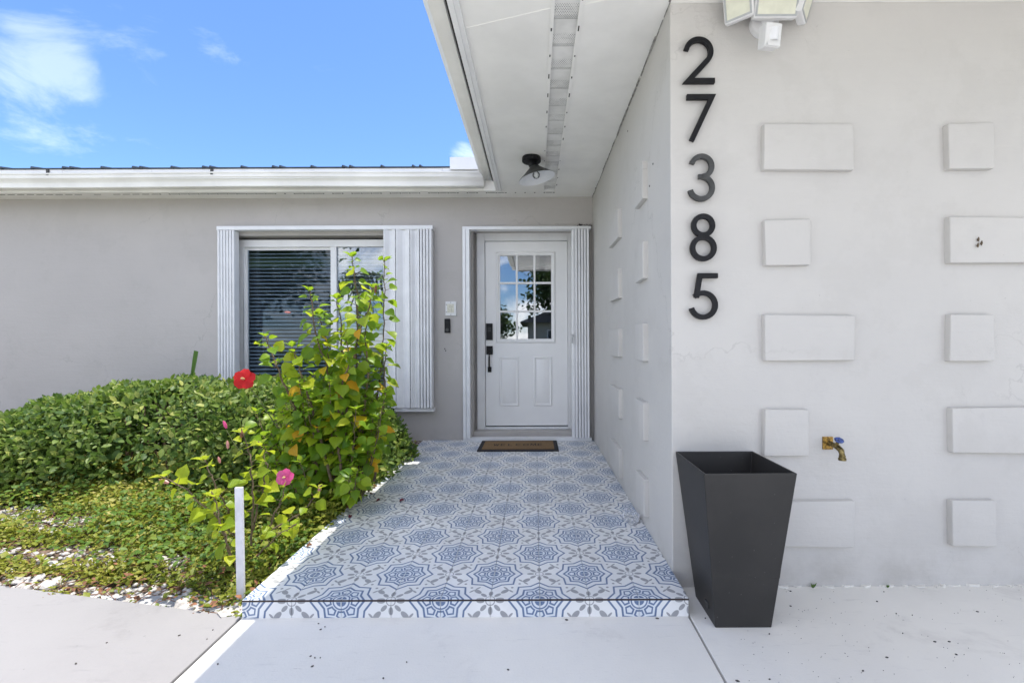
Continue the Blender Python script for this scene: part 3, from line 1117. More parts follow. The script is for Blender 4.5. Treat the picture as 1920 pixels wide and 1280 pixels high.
SX0, SX1 = W(407, 0, 4.70)[0], W(811, 0, 4.70)[0]
SZ0, SZ1 = 0.425, 2.285
sr = MB().box(SX0 - 0.004, SX1 + 0.004, 4.705, YB - 0.001, SZ1 - 0.012, SZ1 + 0.028)
sr.box(SX0 - 0.004, SX1 + 0.004, 4.730, YB - 0.001, SZ0 - 0.042, SZ0 - 0.006)
sl = []


def stack(x0, n, pitch, ya, yb, z0, z1):
    r = []
    for i in range(n):
        a = x0 + i * pitch
        r.append(([(a + 0.002, yb), (a + 0.004, ya + 0.012), (a + 0.010, ya + 0.002), (a + pitch * 0.62, ya), (a + pitch * 0.80, ya + 0.004), (a + pitch * 0.86, yb - 0.006)], z0, z1 - random.uniform(0.0, 0.004)))
    return r


sl += stack(SX0, 6, 0.0305, 4.700, 4.785, SZ0, SZ1 - 0.014)
sx = W(787, 0, 4.70)[0]
sl += stack(sx, 4, 0.0325, 4.700, 4.785, SZ0, SZ1 - 0.014)
xs = [W(p, 0, 4.70)[0] for p in (719, 742, 769, 787)]
for a, b_ in zip(xs[:-1], xs[1:]):
    w_ = b_ - a
    sl.append(([(a, 4.716), (a + 0.010, 4.698), (a + 0.018, 4.700), (a + w_ * 0.45, 4.728), (a + w_ * 0.60, 4.730), (a + w_ * 0.88, 4.706), (b_ - 0.003, 4.703)], SZ0, SZ1 - 0.014))
shutter(sr, sl)
# door shutters
DZ0 = PZ + 0.03
dr = MB().box(W(868, 0, 4.72)[0], 0.585, 4.712, YB - 0.001, 2.268, 2.300)
dr.box(W(868, 0, 4.72)[0], 0.585, 4.715, YB - 0.001, PZ + 0.001, PZ + 0.036)
sl = []
a0 = W(868, 0, 4.70)[0]
for a, w_ in ((a0, 0.026), (a0 + 0.032, 0.036)):
    sl.append(([(a, 4.79), (a + 0.001, 4.704), (a + w_, 4.700), (a + w_ + 0.001, 4.79)], PZ + 0.037, 2.266))
d0 = W(1073, 0, 4.70)[0]
sl += stack(d0 + 0.030, 5, 0.0300, 4.690, 4.785, PZ + 0.037, 2.272)
sl.append(([(d0 + 0.001, 4.79), (d0 + 0.002, 4.712), (d0 + 0.012, 4.705), (d0 + 0.026, 4.708), (d0 + 0.027, 4.79)], PZ + 0.037, 2.262))
ds = shutter(dr, sl)
xk, _, zk = W(1074, 630, 4.68)
hpart(MB().box(xk - 0.012, xk + 0.012, 4.682, 4.704, zk - 0.008, zk + 0.016).box(xk - 0.013, xk + 0.001, 4.676, 4.690, zk - 0.075, zk - 0.012), 'shutter_latch', M['silver'], ds, bevel=0.002)

# dead leaves caught on top of the shutter stack
nest = MB()
rr = random.Random(3)
for _ in range(46):
    c = Vector((rr.uniform(0.42, 0.60), rr.uniform(4.70, 4.79), 2.298 + rr.uniform(0, 0.022)))
    d = Vector((rr.gauss(0, 1), rr.gauss(0, 1), rr.gauss(0, 0.35))).normalized() * rr.uniform(0.012, 0.035)
    s_ = d.cross(Vector((0, 0, 1))).normalized() * rr.uniform(0.003, 0.009)
    nest.add([c - d, c + s_, c + d, c - s_], [(0, 1, 2, 3)])
o = nest.build('leaf_litter', M['speck'])
tag(o, 'dark dead leaf litter caught on top of the folded door shutter', 'leaf litter', kind='stuff')

# ------------------------------------------------------------------ door
YD = 4.985
jx0, jx1 = W(895, 0, YD)[0], W(1078, 0, YD)[0]
sx0, sx1 = W(910.5, 0, YD)[0], W(1064, 0, YD)[0]
sz1, sz0 = W(0, 453, YD)[2], W(0, 797, YD)[2]
fr = MB()
jt = W(0, 441, YD)[2] + 0.02
fr.box(jx0, sx0 - 0.004, YD - 0.035, YD + 0.10, 0.10, jt).box(sx1 + 0.004, jx1, YD - 0.035, YD + 0.10, 0.10, jt).box(sx0 - 0.004, sx1 + 0.004, YD - 0.035, YD + 0.10, sz1 + 0.004, jt)
hpart(fr, 'door_frame', M['white'], bevel=0.008, seg=3)
hpart(MB().box(jx1 - 0.002, DX1 + 0.001, YD - 0.02, YD + 0.10, 0.10, DZ1).box(DX0 - 0.001, jx0 + 0.002, YD + 0.01, YD + 0.1, 0.1, DZ1).box(jx0, jx1, YD - 0.01, YD + 0.1, jt - 0.002, DZ1), 'reveal', M['wall_shaded'])
th = MB().box(sx0 - 0.004, sx1 + 0.004, YD - 0.055, YD + 0.08, sz0 - 0.032, sz0 - 0.012)
hpart(th, 'threshold', M['alu'], bevel=0.003)
hpart(MB().box(DX0 + 0.002, DX1 - 0.002, YB + 0.012, YB + 0.22, -0.1, sz0 - 0.034), 'door_step', M['wall_shaded'], bevel=0.006)
# slab with an opening for the lite
lx0, lx1 = W(930, 0, YD)[0], W(1042, 0, YD)[0]
lz1, lz0 = W(0, 472, YD)[2], W(0, 643, YD)[2]
ox0, ox1, oz0, oz1 = lx0 + 0.018, lx1 - 0.018, lz0 + 0.018, lz1 - 0.018
DT = 0.045
sb = MB().box(sx0, ox0, YD, YD + DT, sz0, sz1).box(ox1, sx1, YD, YD + DT, sz0, sz1).box(ox0, ox1, YD, YD + DT, sz0, oz0).box(ox0, ox1, YD, YD + DT, oz1, sz1)
door = hpart(sb, 'door', M['door'])


def moulding(x0, x1, z0, z1, w, hgt, y):
    """picture-frame moulding with a rounded face, standing proud of the door"""
    mb = MB()
    n = 5
    P = [(w * t, -hgt * math.sin(math.pi * t)) for t in np.linspace(0, 1, n)]
    for i in range(n - 1):
        (a, ha), (b_, hb) = P[i], P[i + 1]
        A = [(x0 + a, y + ha, z0 + a), (x1 - a, y + ha, z0 + a), (x1 - a, y + ha, z1 - a), (x0 + a, y + ha, z1 - a)]
        B = [(x0 + b_, y + hb, z0 + b_), (x1 - b_, y + hb, z0 + b_), (x1 - b_, y + hb, z1 - b_), (x0 + b_, y + hb, z1 - b_)]
        mb.add(A + B, [(q, (q + 1) % 4, 4 + (q + 1) % 4, 4 + q) for q in range(4)])
    return mb


hpart(moulding(lx0, lx1, lz0, lz1, 0.036, 0.014, YD - 0.0008), 'lite_frame', M['door'], door, smooth=True)
px0, px1 = W(938, 0, YD)[0], W(1034, 0, YD)[0]
pz1, pz0 = W(0, 479, YD)[2], W(0, 635, YD)[2]
mw = 0.020
cw, ch = (px1 - px0 - 2 * mw) / 3, (pz1 - pz0 - 2 * mw) / 3
mt = MB()
for i in (1, 2):
    a = px0 + i * cw + (i - 1) * mw
    mt.box(a, a + mw, YD - 0.004, YD + 0.02, pz0, pz1)
for j in (1, 2):
    a = pz0 + j * ch + (j - 1) * mw
    for i in range(3):
        b_ = px0 + i * (cw + mw)
        mt.box(b_ + 0.0005, b_ + cw - 0.0005, YD - 0.003, YD + 0.02, a, a + mw)
hpart(mt, 'glazing_bar', M['door'], door)
# one sheet of glass behind the bars, seen as nine panes
for i in range(3):
    for j in range(3):
        a, b_ = px0 + i * (cw + mw), pz0 + j * (ch + mw)
        hpart(MB().box(a - 0.006, a + cw + 0.006, YD + 0.021, YD + 0.025, b_ - 0.006, b_ + ch + 0.006), 'pane', M['glass'], door)
# fill between the moulding and the glass
hpart(MB().box(px0 - 0.03, px0, YD + 0.001, YD + 0.02, pz0, pz1).box(px1, px1 + 0.03, YD + 0.001, YD + 0.02, pz0, pz1).box(px0 - 0.03, px1 + 0.03, YD + 0.001, YD + 0.02, pz0 - 0.03, pz0).box(px0 - 0.03, px1 + 0.03, YD + 0.001, YD + 0.02, pz1, pz1 + 0.03), 'lite_stop', M['door'], door)
for a, b_ in ((936, 973), (1000, 1035)):
    x0, x1 = W(a, 0, YD)[0], W(b_, 0, YD)[0]
    z1_, z0_ = W(0, 668, YD)[2], W(0, 761, YD)[2]
    pb = moulding(x0, x1, z0_, z1_, 0.026, 0.010, YD - 0.0006)
    q = 0.036
    pb.add([(x0 + q, YD - 0.001, z0_ + q), (x1 - q, YD - 0.001, z0_ + q), (x1 - q, YD - 0.001, z1_ - q), (x0 + q, YD - 0.001, z1_ - q),
            (x0 + q + 0.018, YD - 0.008, z0_ + q + 0.018), (x1 - q - 0.018, YD - 0.008, z0_ + q + 0.018), (x1 - q - 0.018, YD - 0.008, z1_ - q - 0.018), (x0 + q + 0.018, YD - 0.008, z1_ - q - 0.018)],
           [(0, 1, 5, 4), (1, 2, 6, 5), (2, 3, 7, 6), (3, 0, 4, 7), (4, 5, 6, 7)])
    hpart(pb, 'door_panel', M['door'], door, smooth=True)
hpart(MB().box(sx0, sx1, YD + 0.004, YD + DT, sz0 - 0.0105, sz0 - 0.001), 'door_sweep', M['gap'], door)
# keypad lock and handle set
x0, x1 = W(912, 0, YD)[0], W(924, 0, YD)[0]
z1_, z0_ = W(0, 606, YD)[2], W(0, 637, YD)[2]
lk = hpart(MB().box(x0, x1, YD - 0.026, YD - 0.0005, z0_, z1_), 'keypad_lock', M['black'], door, bevel=0.004)
xm, zm = (x0 + x1) / 2, (z0_ + z1_) / 2
h2 = MB()
z1_, z0_ = W(0, 648, YD)[2], W(0, 664, YD)[2]
h2.box(x0, x1, YD - 0.016, YD - 0.0005, z0_, z1_)
zb_, zc_ = W(0, 687, YD)[2], W(0, 697, YD)[2]
h2.box(xm - 0.020, xm + 0.020, YD - 0.016, YD - 0.0005, zc_, zb_)
h2.tube([(xm, YD - 0.010, z0_ + 0.012), (xm, YD - 0.050, z0_ + 0.004), (xm, YD - 0.056, z0_ - 0.02), (xm, YD - 0.056, zb_ + 0.02), (xm, YD - 0.048, zb_ - 0.012), (xm, YD - 0.010, zb_ - 0.02)], 0.0105, 8)
h2.box(xm - 0.010, xm + 0.010, YD - 0.045, YD - 0.016, z0_ + 0.05, z0_ + 0.062)
hpart(h2, 'handle', M['black'], door, bevel=0.002)
MBk = MB()
for i in range(3):
    for j in range(3):
        MBk.box(xm - 0.018 + 0.0135 * i, xm - 0.009 + 0.0135 * i, YD - 0.0272, YD - 0.0262, zm + 0.002 + 0.017 * j, zm + 0.012 + 0.017 * j)
hpart(MBk, 'keypad', M['graphite'], door)
# grandchildren of the house are already at world place: the door is a part, its pieces sub-parts

# ================================================================== THINGS ON THE WALLS
def digit(ch):
    mb = MB()
    H, w = 0.209, 0.0225
    d0, d1 = -0.030, -0.012           # front and back, in front of the wall

    def S(p): return [(a * H, b * H) for a, b in p]

    def arc(cx, cy, r, a0, a1, n=20, ry=None):
        return [(cx + r * math.cos(R(a0 + (a1 - a0) * i / n)), cy + (ry or r) * math.sin(R(a0 + (a1 - a0) * i / n))) for i in range(n + 1)]
    if ch == '2':
        mb.ribbon(S(arc(0.31, 0.68, 0.262, 172, -38, 22) + [(0.09, 0.062), (0.655, 0.062)]), w, d0, d1)
    elif ch == '7':
        mb.ribbon(S([(0.02, 0.938), (0.56, 0.938), (0.12, 0.01)]), w, d0, d1)
    elif ch == '3':
        mb.ribbon(S(arc(0.31, 0.735, 0.215, 165, -88, 20)), w, d0, d1)
        mb.ribbon(S(arc(0.30, 0.283, 0.237, 88, -168, 22)), w, d0 + 0.0012, d1)
        mb.box(0.24 * H, 0.335 * H, d0 + 0.0022, d1, 0.52 * H - w * 0.46, 0.52 * H + w * 0.46)
    elif ch == '8':
        mb.ribbon(S(arc(0.34, 0.755, 0.200, 0, 360, 28)[:-1]), w, d0 + 0.0012, d1, closed=True)
        mb.ribbon(S(arc(0.34, 0.275, 0.228, 0, 360, 30)[:-1]), w, d0, d1, closed=True)
    elif ch == '5':
        mb.ribbon(S([(0.62, 0.938), (0.24, 0.938), (0.165, 0.47)]), w, d0, d1)
        mb.ribbon(S(arc(0.31, 0.315, 0.258, 136, -166, 24)), w, d0 + 0.0012, d1)
    # stand-off pins to the wall
    for a, b in {'2': ((0.3, 0.06), (0.5, 0.87)), '7': ((0.2, 0.94), (0.2, 0.2)), '3': ((0.3, 0.95), (0.3, 0.05)), '8': ((0.34, 0.955), (0.34, 0.045)), '5': ((0.45, 0.94), (0.3, 0.057))}[ch]:
        mb.tube([(a * H, d1 - 0.002, b * H), (a * H, 0.002, b * H)], 0.004, 6)
    return mb


places = {'2': (1284, 160, 'topmost, just below the flood light'), '7': (1287, 267, ''), '3': (1289, 379, ''), '8': (1289, 491, ''), '5': (1291, 601, '')}
labels = {
    '2': 'black metal house number 2 at the top of the column under the flood light',
    '7': 'black metal house number 7 hung between the 2 and the 3',
    '3': 'greyer faded house number 3 in the middle of the column',
    '8': 'black metal house number 8 with two closed rings',
    '5': 'black metal house number 5 at the bottom of the column above the planter',
}
for ch, (px, py, _) in places.items():
    x, _, z = W(px, py, 2.03)
    o = digit(ch).build('house_number', M['graphite'] if ch == '3' else M['black'], bevel=0.0022, seg=2)
    o.location = (x, YF, z)
    tag(o, labels[ch], 'house number', 'house numbers on the front wall')

# flood light
fl_ = empty('flood_light', W(1432, 52, YF))
tag(fl_, 'white three headed flood light with motion sensor high on the front wall', 'flood light')
ox, oz = fl_.location.x, fl_.location.z


def part(mb, name, mat, parent, M_=None, **k):
    o = mb.build(name, mat, parent, **k)
    if M_ is not None:
        o.matrix_local = M_
    return o


RX90 = Matrix.Rotation(R(90), 4, 'X')
part(MB().lathe([(0.0, 0.0), (0.062, 0.0), (0.064, 0.006), (0.060, 0.026), (0.045, 0.036), (0.0, 0.038)], 28), 'mount', M['plastic'], fl_, RX90 @ Matrix.Translation((0.0, 0.0, 0.001)), smooth=True)
part(MB().tube([(0.0, -0.03, 0.0), (0.012, -0.085, 0.02), (0.02, -0.09, 0.09)], [0.030, 0.026, 0.022], 12), 'arm', M['plastic'], fl_, smooth=True)


def lamp_head(w, h, M_):
    hd = part(MB().prism([(-w / 2, -h / 2), (w / 2, -h / 2), (w / 2, h / 2), (-w / 2, h / 2)], -0.016, 0.020, axis='y'), 'lamp_head', M['plastic'], fl_, M_, bevel=0.009, seg=3, smooth=True)
    i = 0.009
    part(MB().ribbon([(-w / 2 + i, -h / 2 + i), (w / 2 - i, -h / 2 + i), (w / 2 - i, h / 2 - i), (-w / 2 + i, h / 2 - i)], 0.007, -0.0185, -0.015, axis='y', closed=True), 'gasket', M['silver'], hd)
    j = 0.013
    part(MB().prism([(-w / 2 + j, -h / 2 + j), (w / 2 - j, -h / 2 + j), (w / 2 - j, h / 2 - j), (-w / 2 + j, h / 2 - j)], -0.0175, -0.0155, axis='y'), 'led_panel', M['opal'], hd)


TLT = Matrix.Rotation(R(16), 4, 'X')
x, _, z = W(1457, 2, 1.93)
lamp_head(0.185, 0.150, Matrix.Translation((x - ox, -0.125, z - oz)) @ TLT)
x, _, z = W(1386, 6, 1.95)
lamp_head(0.118, 0.150, Matrix.Translation((x - ox, -0.105, z - oz)) @ Matrix.Rotation(R(-38), 4, 'Z') @ TLT)
x, _, z = W(1512, 2, 1.95)
lamp_head(0.118, 0.150, Matrix.Translation((x - ox, -0.100, z - oz)) @ Matrix.Rotation(R(52), 4, 'Z') @ TLT)
part(MB().box(-0.10, 0.13, -0.098, -0.078, 0.085, 0.115), 'bracket', M['silver'], fl_, bevel=0.003)
x, _, z = W(1446, 71, 1.93)
sn = part(MB().box(-0.038, 0.038, -0.026, 0.022, -0.046, 0.046), 'motion_sensor', M['plastic'], fl_, Matrix.Translation((x - ox, -0.115, z - oz)) @ Matrix.Rotation(R(12), 4, 'X') @ Matrix.Rotation(R(12), 4, 'Z'), bevel=0.006, seg=3, smooth=True)
part(MB().lathe([(0.024, -0.024), (0.026, 0.0), (0.024, 0.024)], 20), 'sensor_lens', M['shade_in'], sn, Matrix.Translation((0.004, -0.012, 0.004)), smooth=True)
part(MB().box(-0.030, 0.030, -0.034, -0.0285, -0.044, -0.030), 'sensor_lip', M['plastic'], sn, bevel=0.002)

# tap
tp = empty('garden_tap', W(1550, 832, YF))
tp.scale = (0.88, 0.88, 0.88)
tag(tp, 'brass garden tap with chipped blue handle low on the front wall', 'tap')
part(MB().box(-0.026, 0.026, -0.008, 0.001, -0.033, 0.032), 'wall_plate', M['brassplate'], tp, bevel=0.003)
part(MB().tube([(0.006, -0.007, 0.0), (0.008, -0.035, -0.002), (0.012, -0.062, -0.008), (0.018, -0.080, -0.022), (0.020, -0.084, -0.045)], [0.013, 0.012, 0.014, 0.014, 0.013], 12), 'spout', M['brass'], tp, smooth=True)
part(MB().lathe([(0.0, 0.0), (0.018, 0.0), (0.018, 0.010), (0.015, 0.014), (0.015, 0.024), (0.0, 0.024)], 14), 'hose_thread', M['brass'], tp, Matrix.Translation((0.020, -0.084, -0.068)))
part(MB().tube([(0.010, -0.055, 0.002), (0.014, -0.068, 0.026)], 0.008, 8), 'valve_stem', M['brass'], tp)
hm = MB()
for k in range(6):
    a = 2 * math.pi * k / 6
    hm.tube([(0, 0, 0), (0.024 * math.cos(a), 0.024 * math.sin(a), 0.003)], [0.007, 0.0065], 6)
hm.lathe([(0.018, -0.003), (0.026, -0.004), (0.028, 0.002), (0.024, 0.006), (0.018, 0.004), (0.018, -0.003)], 18)
part(hm, 'handle', M['bluemetal'], tp, Matrix.Translation((0.014, -0.070, 0.028)) @ Matrix.Rotation(R(28), 4, 'X') @ Matrix.Scale(0.78, 4), smooth=True)

# doorbell and the intercom cover above it
x, _, z = W(839.5, 610, YB)
db = part(MB().box(-0.030, 0.030, -0.022, 0.001, -0.074, 0.074), 'doorbell', M['black'], None, Matrix.Translation((x, YB, z)), bevel=0.006, seg=3)
tag(db, 'slim black video doorbell on the wall beside the door', 'doorbell')
part(MB().lathe([(0.0, 0.0), (0.016, 0.0), (0.017, 0.003), (0.014, 0.004), (0.0, 0.004)], 20), 'button', M['graphite'], db, Matrix.Translation((0, -0.0215, -0.042)) @ RX90)
part(MB().lathe([(0.0, 0.0), (0.011, 0.0), (0.010, 0.004), (0.0, 0.005)], 20), 'camera_lens', M['rubber'], db, Matrix.Translation((0, -0.0215, 0.038)) @ RX90)
x, _, z = W(846, 578, YB)
ib = part(MB().box(-0.057, 0.057, -0.014, 0.001, -0.076, 0.076), 'intercom_plate', M['plastic'], None, Matrix.Translation((x, YB, z)), bevel=0.005)
tag(ib, 'small yellowed cream intercom plate on the wall above the black doorbell', 'intercom')
gr = MB().box(-0.038, 0.034, -0.0165, -0.0142, -0.044, 0.048)
part(gr, 'speaker_cover', M['cream'], ib, bevel=0.001)
for i in range(9):
    part(MB().box(-0.032, 0.028, -0.0185, -0.0166, -0.038 + i * 0.0092, -0.034 + i * 0.0092), 'grille_bar', M['cream'], ib)
for a, b_ in ((0.0, -0.064), (0.0, 0.064), (-0.046, 0.042), (-0.046, -0.036)):
    part(MB().lathe([(0, 0), (0.004, 0), (0.004, 0.003), (0, 0.003)], 8), 'screw', M['graphite'], ib, Matrix.Translation((a, -0.0138, b_)) @ RX90)
holes = [(834, 653, YB), (835.5, 656.5, YB)]
for (px, py, y) in holes:
    x, _, z = W(px, py, y)
    hpart(MB().lathe([(0.0, 0.0), (0.0065, 0.0), (0.006, 0.002), (0, 0.002)], 8, Matrix.Translation((x, y - 0.0005, z)) @ RX90), 'screw_hole', M['gap'], wall_b)
for y_, z_ in ((2.98, 2.48), (2.42, 1.93), (2.35, 2.02)):
    hpart(MB().lathe([(0.0, 0.0), (0.0055, 0.0), (0.005, 0.002), (0, 0.002)], 8, Matrix.Translation((XS - 0.0005, y_, z_)) @ Matrix.Rotation(R(-90), 4, 'Y')), 'screw_hole', M['gap'], wall_s)
for (px, py) in ((1835, 452), (1834, 463), (1841, 459)):
    x, _, z = W(px, py, YF - 0.036)
    hpart(MB().prism([(x - 0.005, z - 0.004), (x + 0.001, z - 0.011), (x + 0.005, z - 0.001), (x + 0.002, z + 0.010), (x - 0.002, z + 0.003)], YF - 0.0372, YF - 0.0335, axis='y'), 'chipped_spot', M['stem'], wall_s)

# ceiling lamp
lx, ly, _ = W(998, 295, 3.76)
lp = empty('ceiling_lamp', (lx, ly, ZS))
tag(lp, 'small black cone ceiling lamp with white inside under the porch soffit', 'ceiling lamp')
part(MB().lathe([(0.0, 0.0), (0.076, 0.0), (0.078, -0.004), (0.078, -0.034), (0.072, -0.040), (0.0, -0.041)], 32), 'ceiling_plate', M['black'], lp, smooth=True)
TL = Matrix.Translation((0.022, 0.0, -0.075)) @ Matrix.Rotation(R(-13), 4, 'Y') @ Matrix.Rotation(R(0), 4, 'X')
part(MB().tube([(0, 0, -0.038), (0.012, 0, -0.062), (0.020, 0.0, -0.085)], 0.036, 16), 'neck', M['black'], lp, smooth=True)
part(MB().lathe([(0.0, 0.0), (0.038, 0.0), (0.048, -0.014), (0.152, -0.098), (0.153, -0.101)], 40), 'lamp_shade', M['graphite'], lp, TL, smooth=True)
part(MB().lathe([(0.153, -0.101), (0.150, -0.1005), (0.044, -0.017), (0.034, -0.006), (0.0, -0.006)], 40), 'shade_lining', M['shade_in'], lp, TL, smooth=True)
part(MB().lathe([(0.0, -0.018), (0.013, -0.020), (0.014, -0.040), (0.030, -0.062), (0.032, -0.076), (0.024, -0.094), (0.010, -0.102), (0.0, -0.103)], 20), 'bulb', M['bulb'], lp, TL, smooth=True)

# planter
pc = (0.800, 1.865)
pl = empty('planter', (pc[0], pc[1], 0.0))
tag(pl, 'tall empty tapered square planter in dark grey beside the tiled step', 'planter')


def frustum(b0, b1, z0, z1):
    return [(-b0, -b0, z0), (b0, -b0, z0), (b0, b0, z0), (-b0, b0, z0), (-b1, -b1, z1), (b1, -b1, z1), (b1, b1, z1), (-b1, b1, z1)]


HP = 0.613
bt_, tp_ = 0.1085, 0.1735
mb = MB()
o8 = frustum(bt_, tp_, 0.0, HP)
i8 = frustum(bt_ + 0.022, tp_ - 0.007, 0.20, HP)
mb.add(o8 + i8, [(3, 2, 1, 0), (0, 1, 5, 4), (1, 2, 6, 5), (2, 3, 7, 6), (3, 0, 4, 7),
                 (4, 5, 13, 12), (5, 6, 14, 13), (6, 7, 15, 14), (7, 4, 12, 15),
                 (8, 9, 13, 12), (9, 10, 14, 13), (10, 11, 15, 14), (11, 8, 12, 15), (8, 9, 10, 11)])
part(mb, 'pot', M['planter'], pl, bevel=0.0032, seg=2)
part(MB().box(-0.006, 0.003, -0.014, 0.014, -0.010, 0.014), 'drain_plug', M['graphite'], pl, Matrix.Translation((-0.1150, -0.045, 0.055)) @ Matrix.Rotation(R(-6), 4, 'Y'), bevel=0.002)

# doormat
mx0, mx1, my0, my1 = -0.552, 0.221, 4.275, 4.72
dm = empty('doormat', ((mx0 + mx1) / 2, (my0 + my1) / 2, PZ))
tag(dm, 'brown coir doormat with black rubber border before the white door', 'doormat')
a, b_ = (mx1 - mx0) / 2, (my1 - my0) / 2
part(MB().prism([(-a, -b_), (a, -b_), (a, b_), (-a, b_)], 0.0008, 0.010), 'border', M['rubber'], dm, bevel=0.004)
part(MB().prism([(-a + 0.04, -b_ + 0.055), (a - 0.04, -b_ + 0.055), (a - 0.04, b_ - 0.045), (-a + 0.04, b_ - 0.045)], 0.010, 0.0145), 'coir_field', M['coir'], dm, bevel=0.002)
# worn word printed on the coir
glyph = {
    'W': [[(0, 1), (0.25, 0), (0.5, 0.7), (0.75, 0), (1, 1)]],
    'E': [[(0.8, 1), (0, 1), (0, 0), (0.8, 0)], [(0.02, 0.5), (0.65, 0.5)]],
    'L': [[(0, 1), (0, 0), (0.75, 0)]],
    'C': [[(0.85, 0.85), (0.5, 1), (0.12, 0.8), (0, 0.5), (0.12, 0.2), (0.5, 0), (0.85, 0.15)]],
    'O': [[(0.5, 0), (0.1, 0.2), (0, 0.5), (0.1, 0.8), (0.5, 1), (0.9, 0.8), (1, 0.5), (0.9, 0.2), (0.5, 0)]],
    'M': [[(0, 0), (0.1, 1), (0.5, 0.2), (0.9, 1), (1, 0)]],
}
wd = MB()
gw, gh, sp = 0.050, 0.075, 0.073
for n_, chh in enumerate('WELCOME'):
    for kk, st in enumerate(glyph[chh]):
        wd.ribbon([(-0.245 + n_ * sp + p[0] * gw, -0.03 + p[1] * gh) for p in st], 0.012, 0.0147, 0.0153 + 0.0002 * kk, axis='z')
part(wd, 'printed_word', M['ink'], dm)

# stake
st = MB().box(-0.0165, 0.0165, -0.006, 0.006, -0.08, 0.475).build('marker_stake', M['post'], bevel=0.002)
st.location = (W(450, 1110, 2.0)[0], 2.0, 0.0)
st.rotation_euler = (R(0.6), R(-0.4), R(3))
tag(st, 'plain white painted stake standing in the bed by the step corner', 'stake')

# crumpled clear wrap against the side wall
cw_ = bpy.data.meshes.new('plastic_wrap')
bm = bmesh.new()
bmesh.ops.create_icosphere(bm, subdivisions=3, radius=0.05)
rr = random.Random(5)
for v in bm.verts:
    k = 1 + rr.uniform(-0.28, 0.22)
    v.co = Vector((v.co.x * k, v.co.y * k * 1.25, max(-0.02, v.co.z * k * 0.75)))
bm.to_mesh(cw_)
bm.free()


def wrap_mat():
    m, nt, b = new_mat('clear_film')
    out = nt.nodes['Material Output']
    b.inputs['Base Color'].default_value = (0.62, 0.64, 0.68, 1)
    b.inputs['Roughness'].default_value = 0.12
    t = nt.nodes.new('ShaderNodeBsdfTransparent')
    mx = nt.nodes.new('ShaderNodeMixShader')
    nz = noise(nt, world_coord(nt), 60.0, 3.0, 0.6)
    nt.links.new((nz.step(0.35, 0.7) * 0.5 + 0.1).v, mx.inputs[0])
    nt.links.new(t.outputs[0], mx.inputs[1])
    nt.links.new(b.outputs[0], mx.inputs[2])
    nt.links.new(mx.outputs[0], out.inputs['Surface'])
    return m


cw_.materials.append(wrap_mat())
o = link('plastic_wrap', cw_)
o.location = (0.553, 2.64, PZ + 0.020)
tag(o, 'crumpled clear plastic wrap lying on the tiles against the side wall', 'plastic wrap')

# ================================================================== GARDEN BED
def bed_z(x, y):
    return -0.012 + 0.018 * math.sin(x * 2.3 + y) + 0.014 * math.sin(y * 4.1 - x * 1.3) + 0.05 * min(1.0, max(0.0, (y - 2.2) / 1.2))


BEDX0, BEDX1 = -9.0, PX0 + 0.0


def bed_y0(x):
    """front edge of the bed where it meets the walk"""
    if x > -2.457:
        return 1.845 + (-1.196 - x) * (2.09 - 1.845) / (2.457 - 1.196)
    if x > -4.4:
        return 2.09 + (-2.457 - x) * 0.25 / 1.943
    return 2.34 + (-4.4 - x) * 0.26 / 4.6


nx, ny = 90, 50
vs, qs = [], []
for i in range(nx + 1):
    x = BEDX0 + (BEDX1 - BEDX0) * (i / nx) ** 0.6
    y0 = bed_y0(x) - 0.03
    for j in range(ny + 1):
        y = y0 + (YB + 0.02 - y0) * j / ny
        z = bed_z(x, y) + rng.normal(0, 0.004)
        if j < 2:
            z = -0.030
        vs.append((x, y, z))
for i in range(nx):
    for j in range(ny):
        a = i * (ny + 1) + j
        qs.append((a, a + ny + 1, a + ny + 2, a + 1))
me = np_mesh('garden_bed', np.array(vs), np.array(qs), M['soil'])
gb_ = link('garden_bed', me)
tag(gb_, 'brown soil bed with pebbles between the walk and the wall', 'garden bed', kind='structure')

# white rocks and shell gravel
def rock_mesh(seed):
    r = random.Random(seed)
    bm = bmesh.new()
    bmesh.ops.create_icosphere(bm, subdivisions=1, radius=1.0)
    for v in bm.verts:
        k = 1 + r.uniform(-0.30, 0.25)
        v.co = Vector((v.co.x * k * 1.25, v.co.y * k, v.co.z * k * 0.62))
    me = bpy.data.meshes.new('white_rock')
    bm.to_mesh(me)
    bm.free()
    me.materials.append(M['stone'])
    return me


rocks = [rock_mesh(s) for s in range(6)]
# patches of bare gravel, as seen in the photograph (pixel of the patch centre, half sizes in metres)
def ground_at(px, py, z=0.0):
    Y = (1.107 - z) * 853.0 / (py - 640.0)
    return (px - 1003.0) * Y / 853.0, Y


patches = [(10, 970, 0.30, 0.16), (115, 990, 0.22, 0.13), (145, 1040, 0.26, 0.10), (60, 1085, 0.25, 0.07), (240, 1095, 0.34, 0.08), (330, 1040, 0.10, 0.06), (40, 1040, 0.2, 0.05), (20, 890, 0.5, 0.22), (310, 1125, 0.22, 0.03), (410, 1130, 0.2, 0.03)]
PT = [(*ground_at(a, b_), c, d) for a, b_, c, d in patches]


def bare(x, y):
    b_ = 0.0
    for (cx, cy, rx, ry) in PT:
        d = ((x - cx) / rx) ** 2 + ((y - cy) / ry) ** 2
        b_ = np.maximum(b_, np.clip(1.35 - d, 0, 1))
    return b_


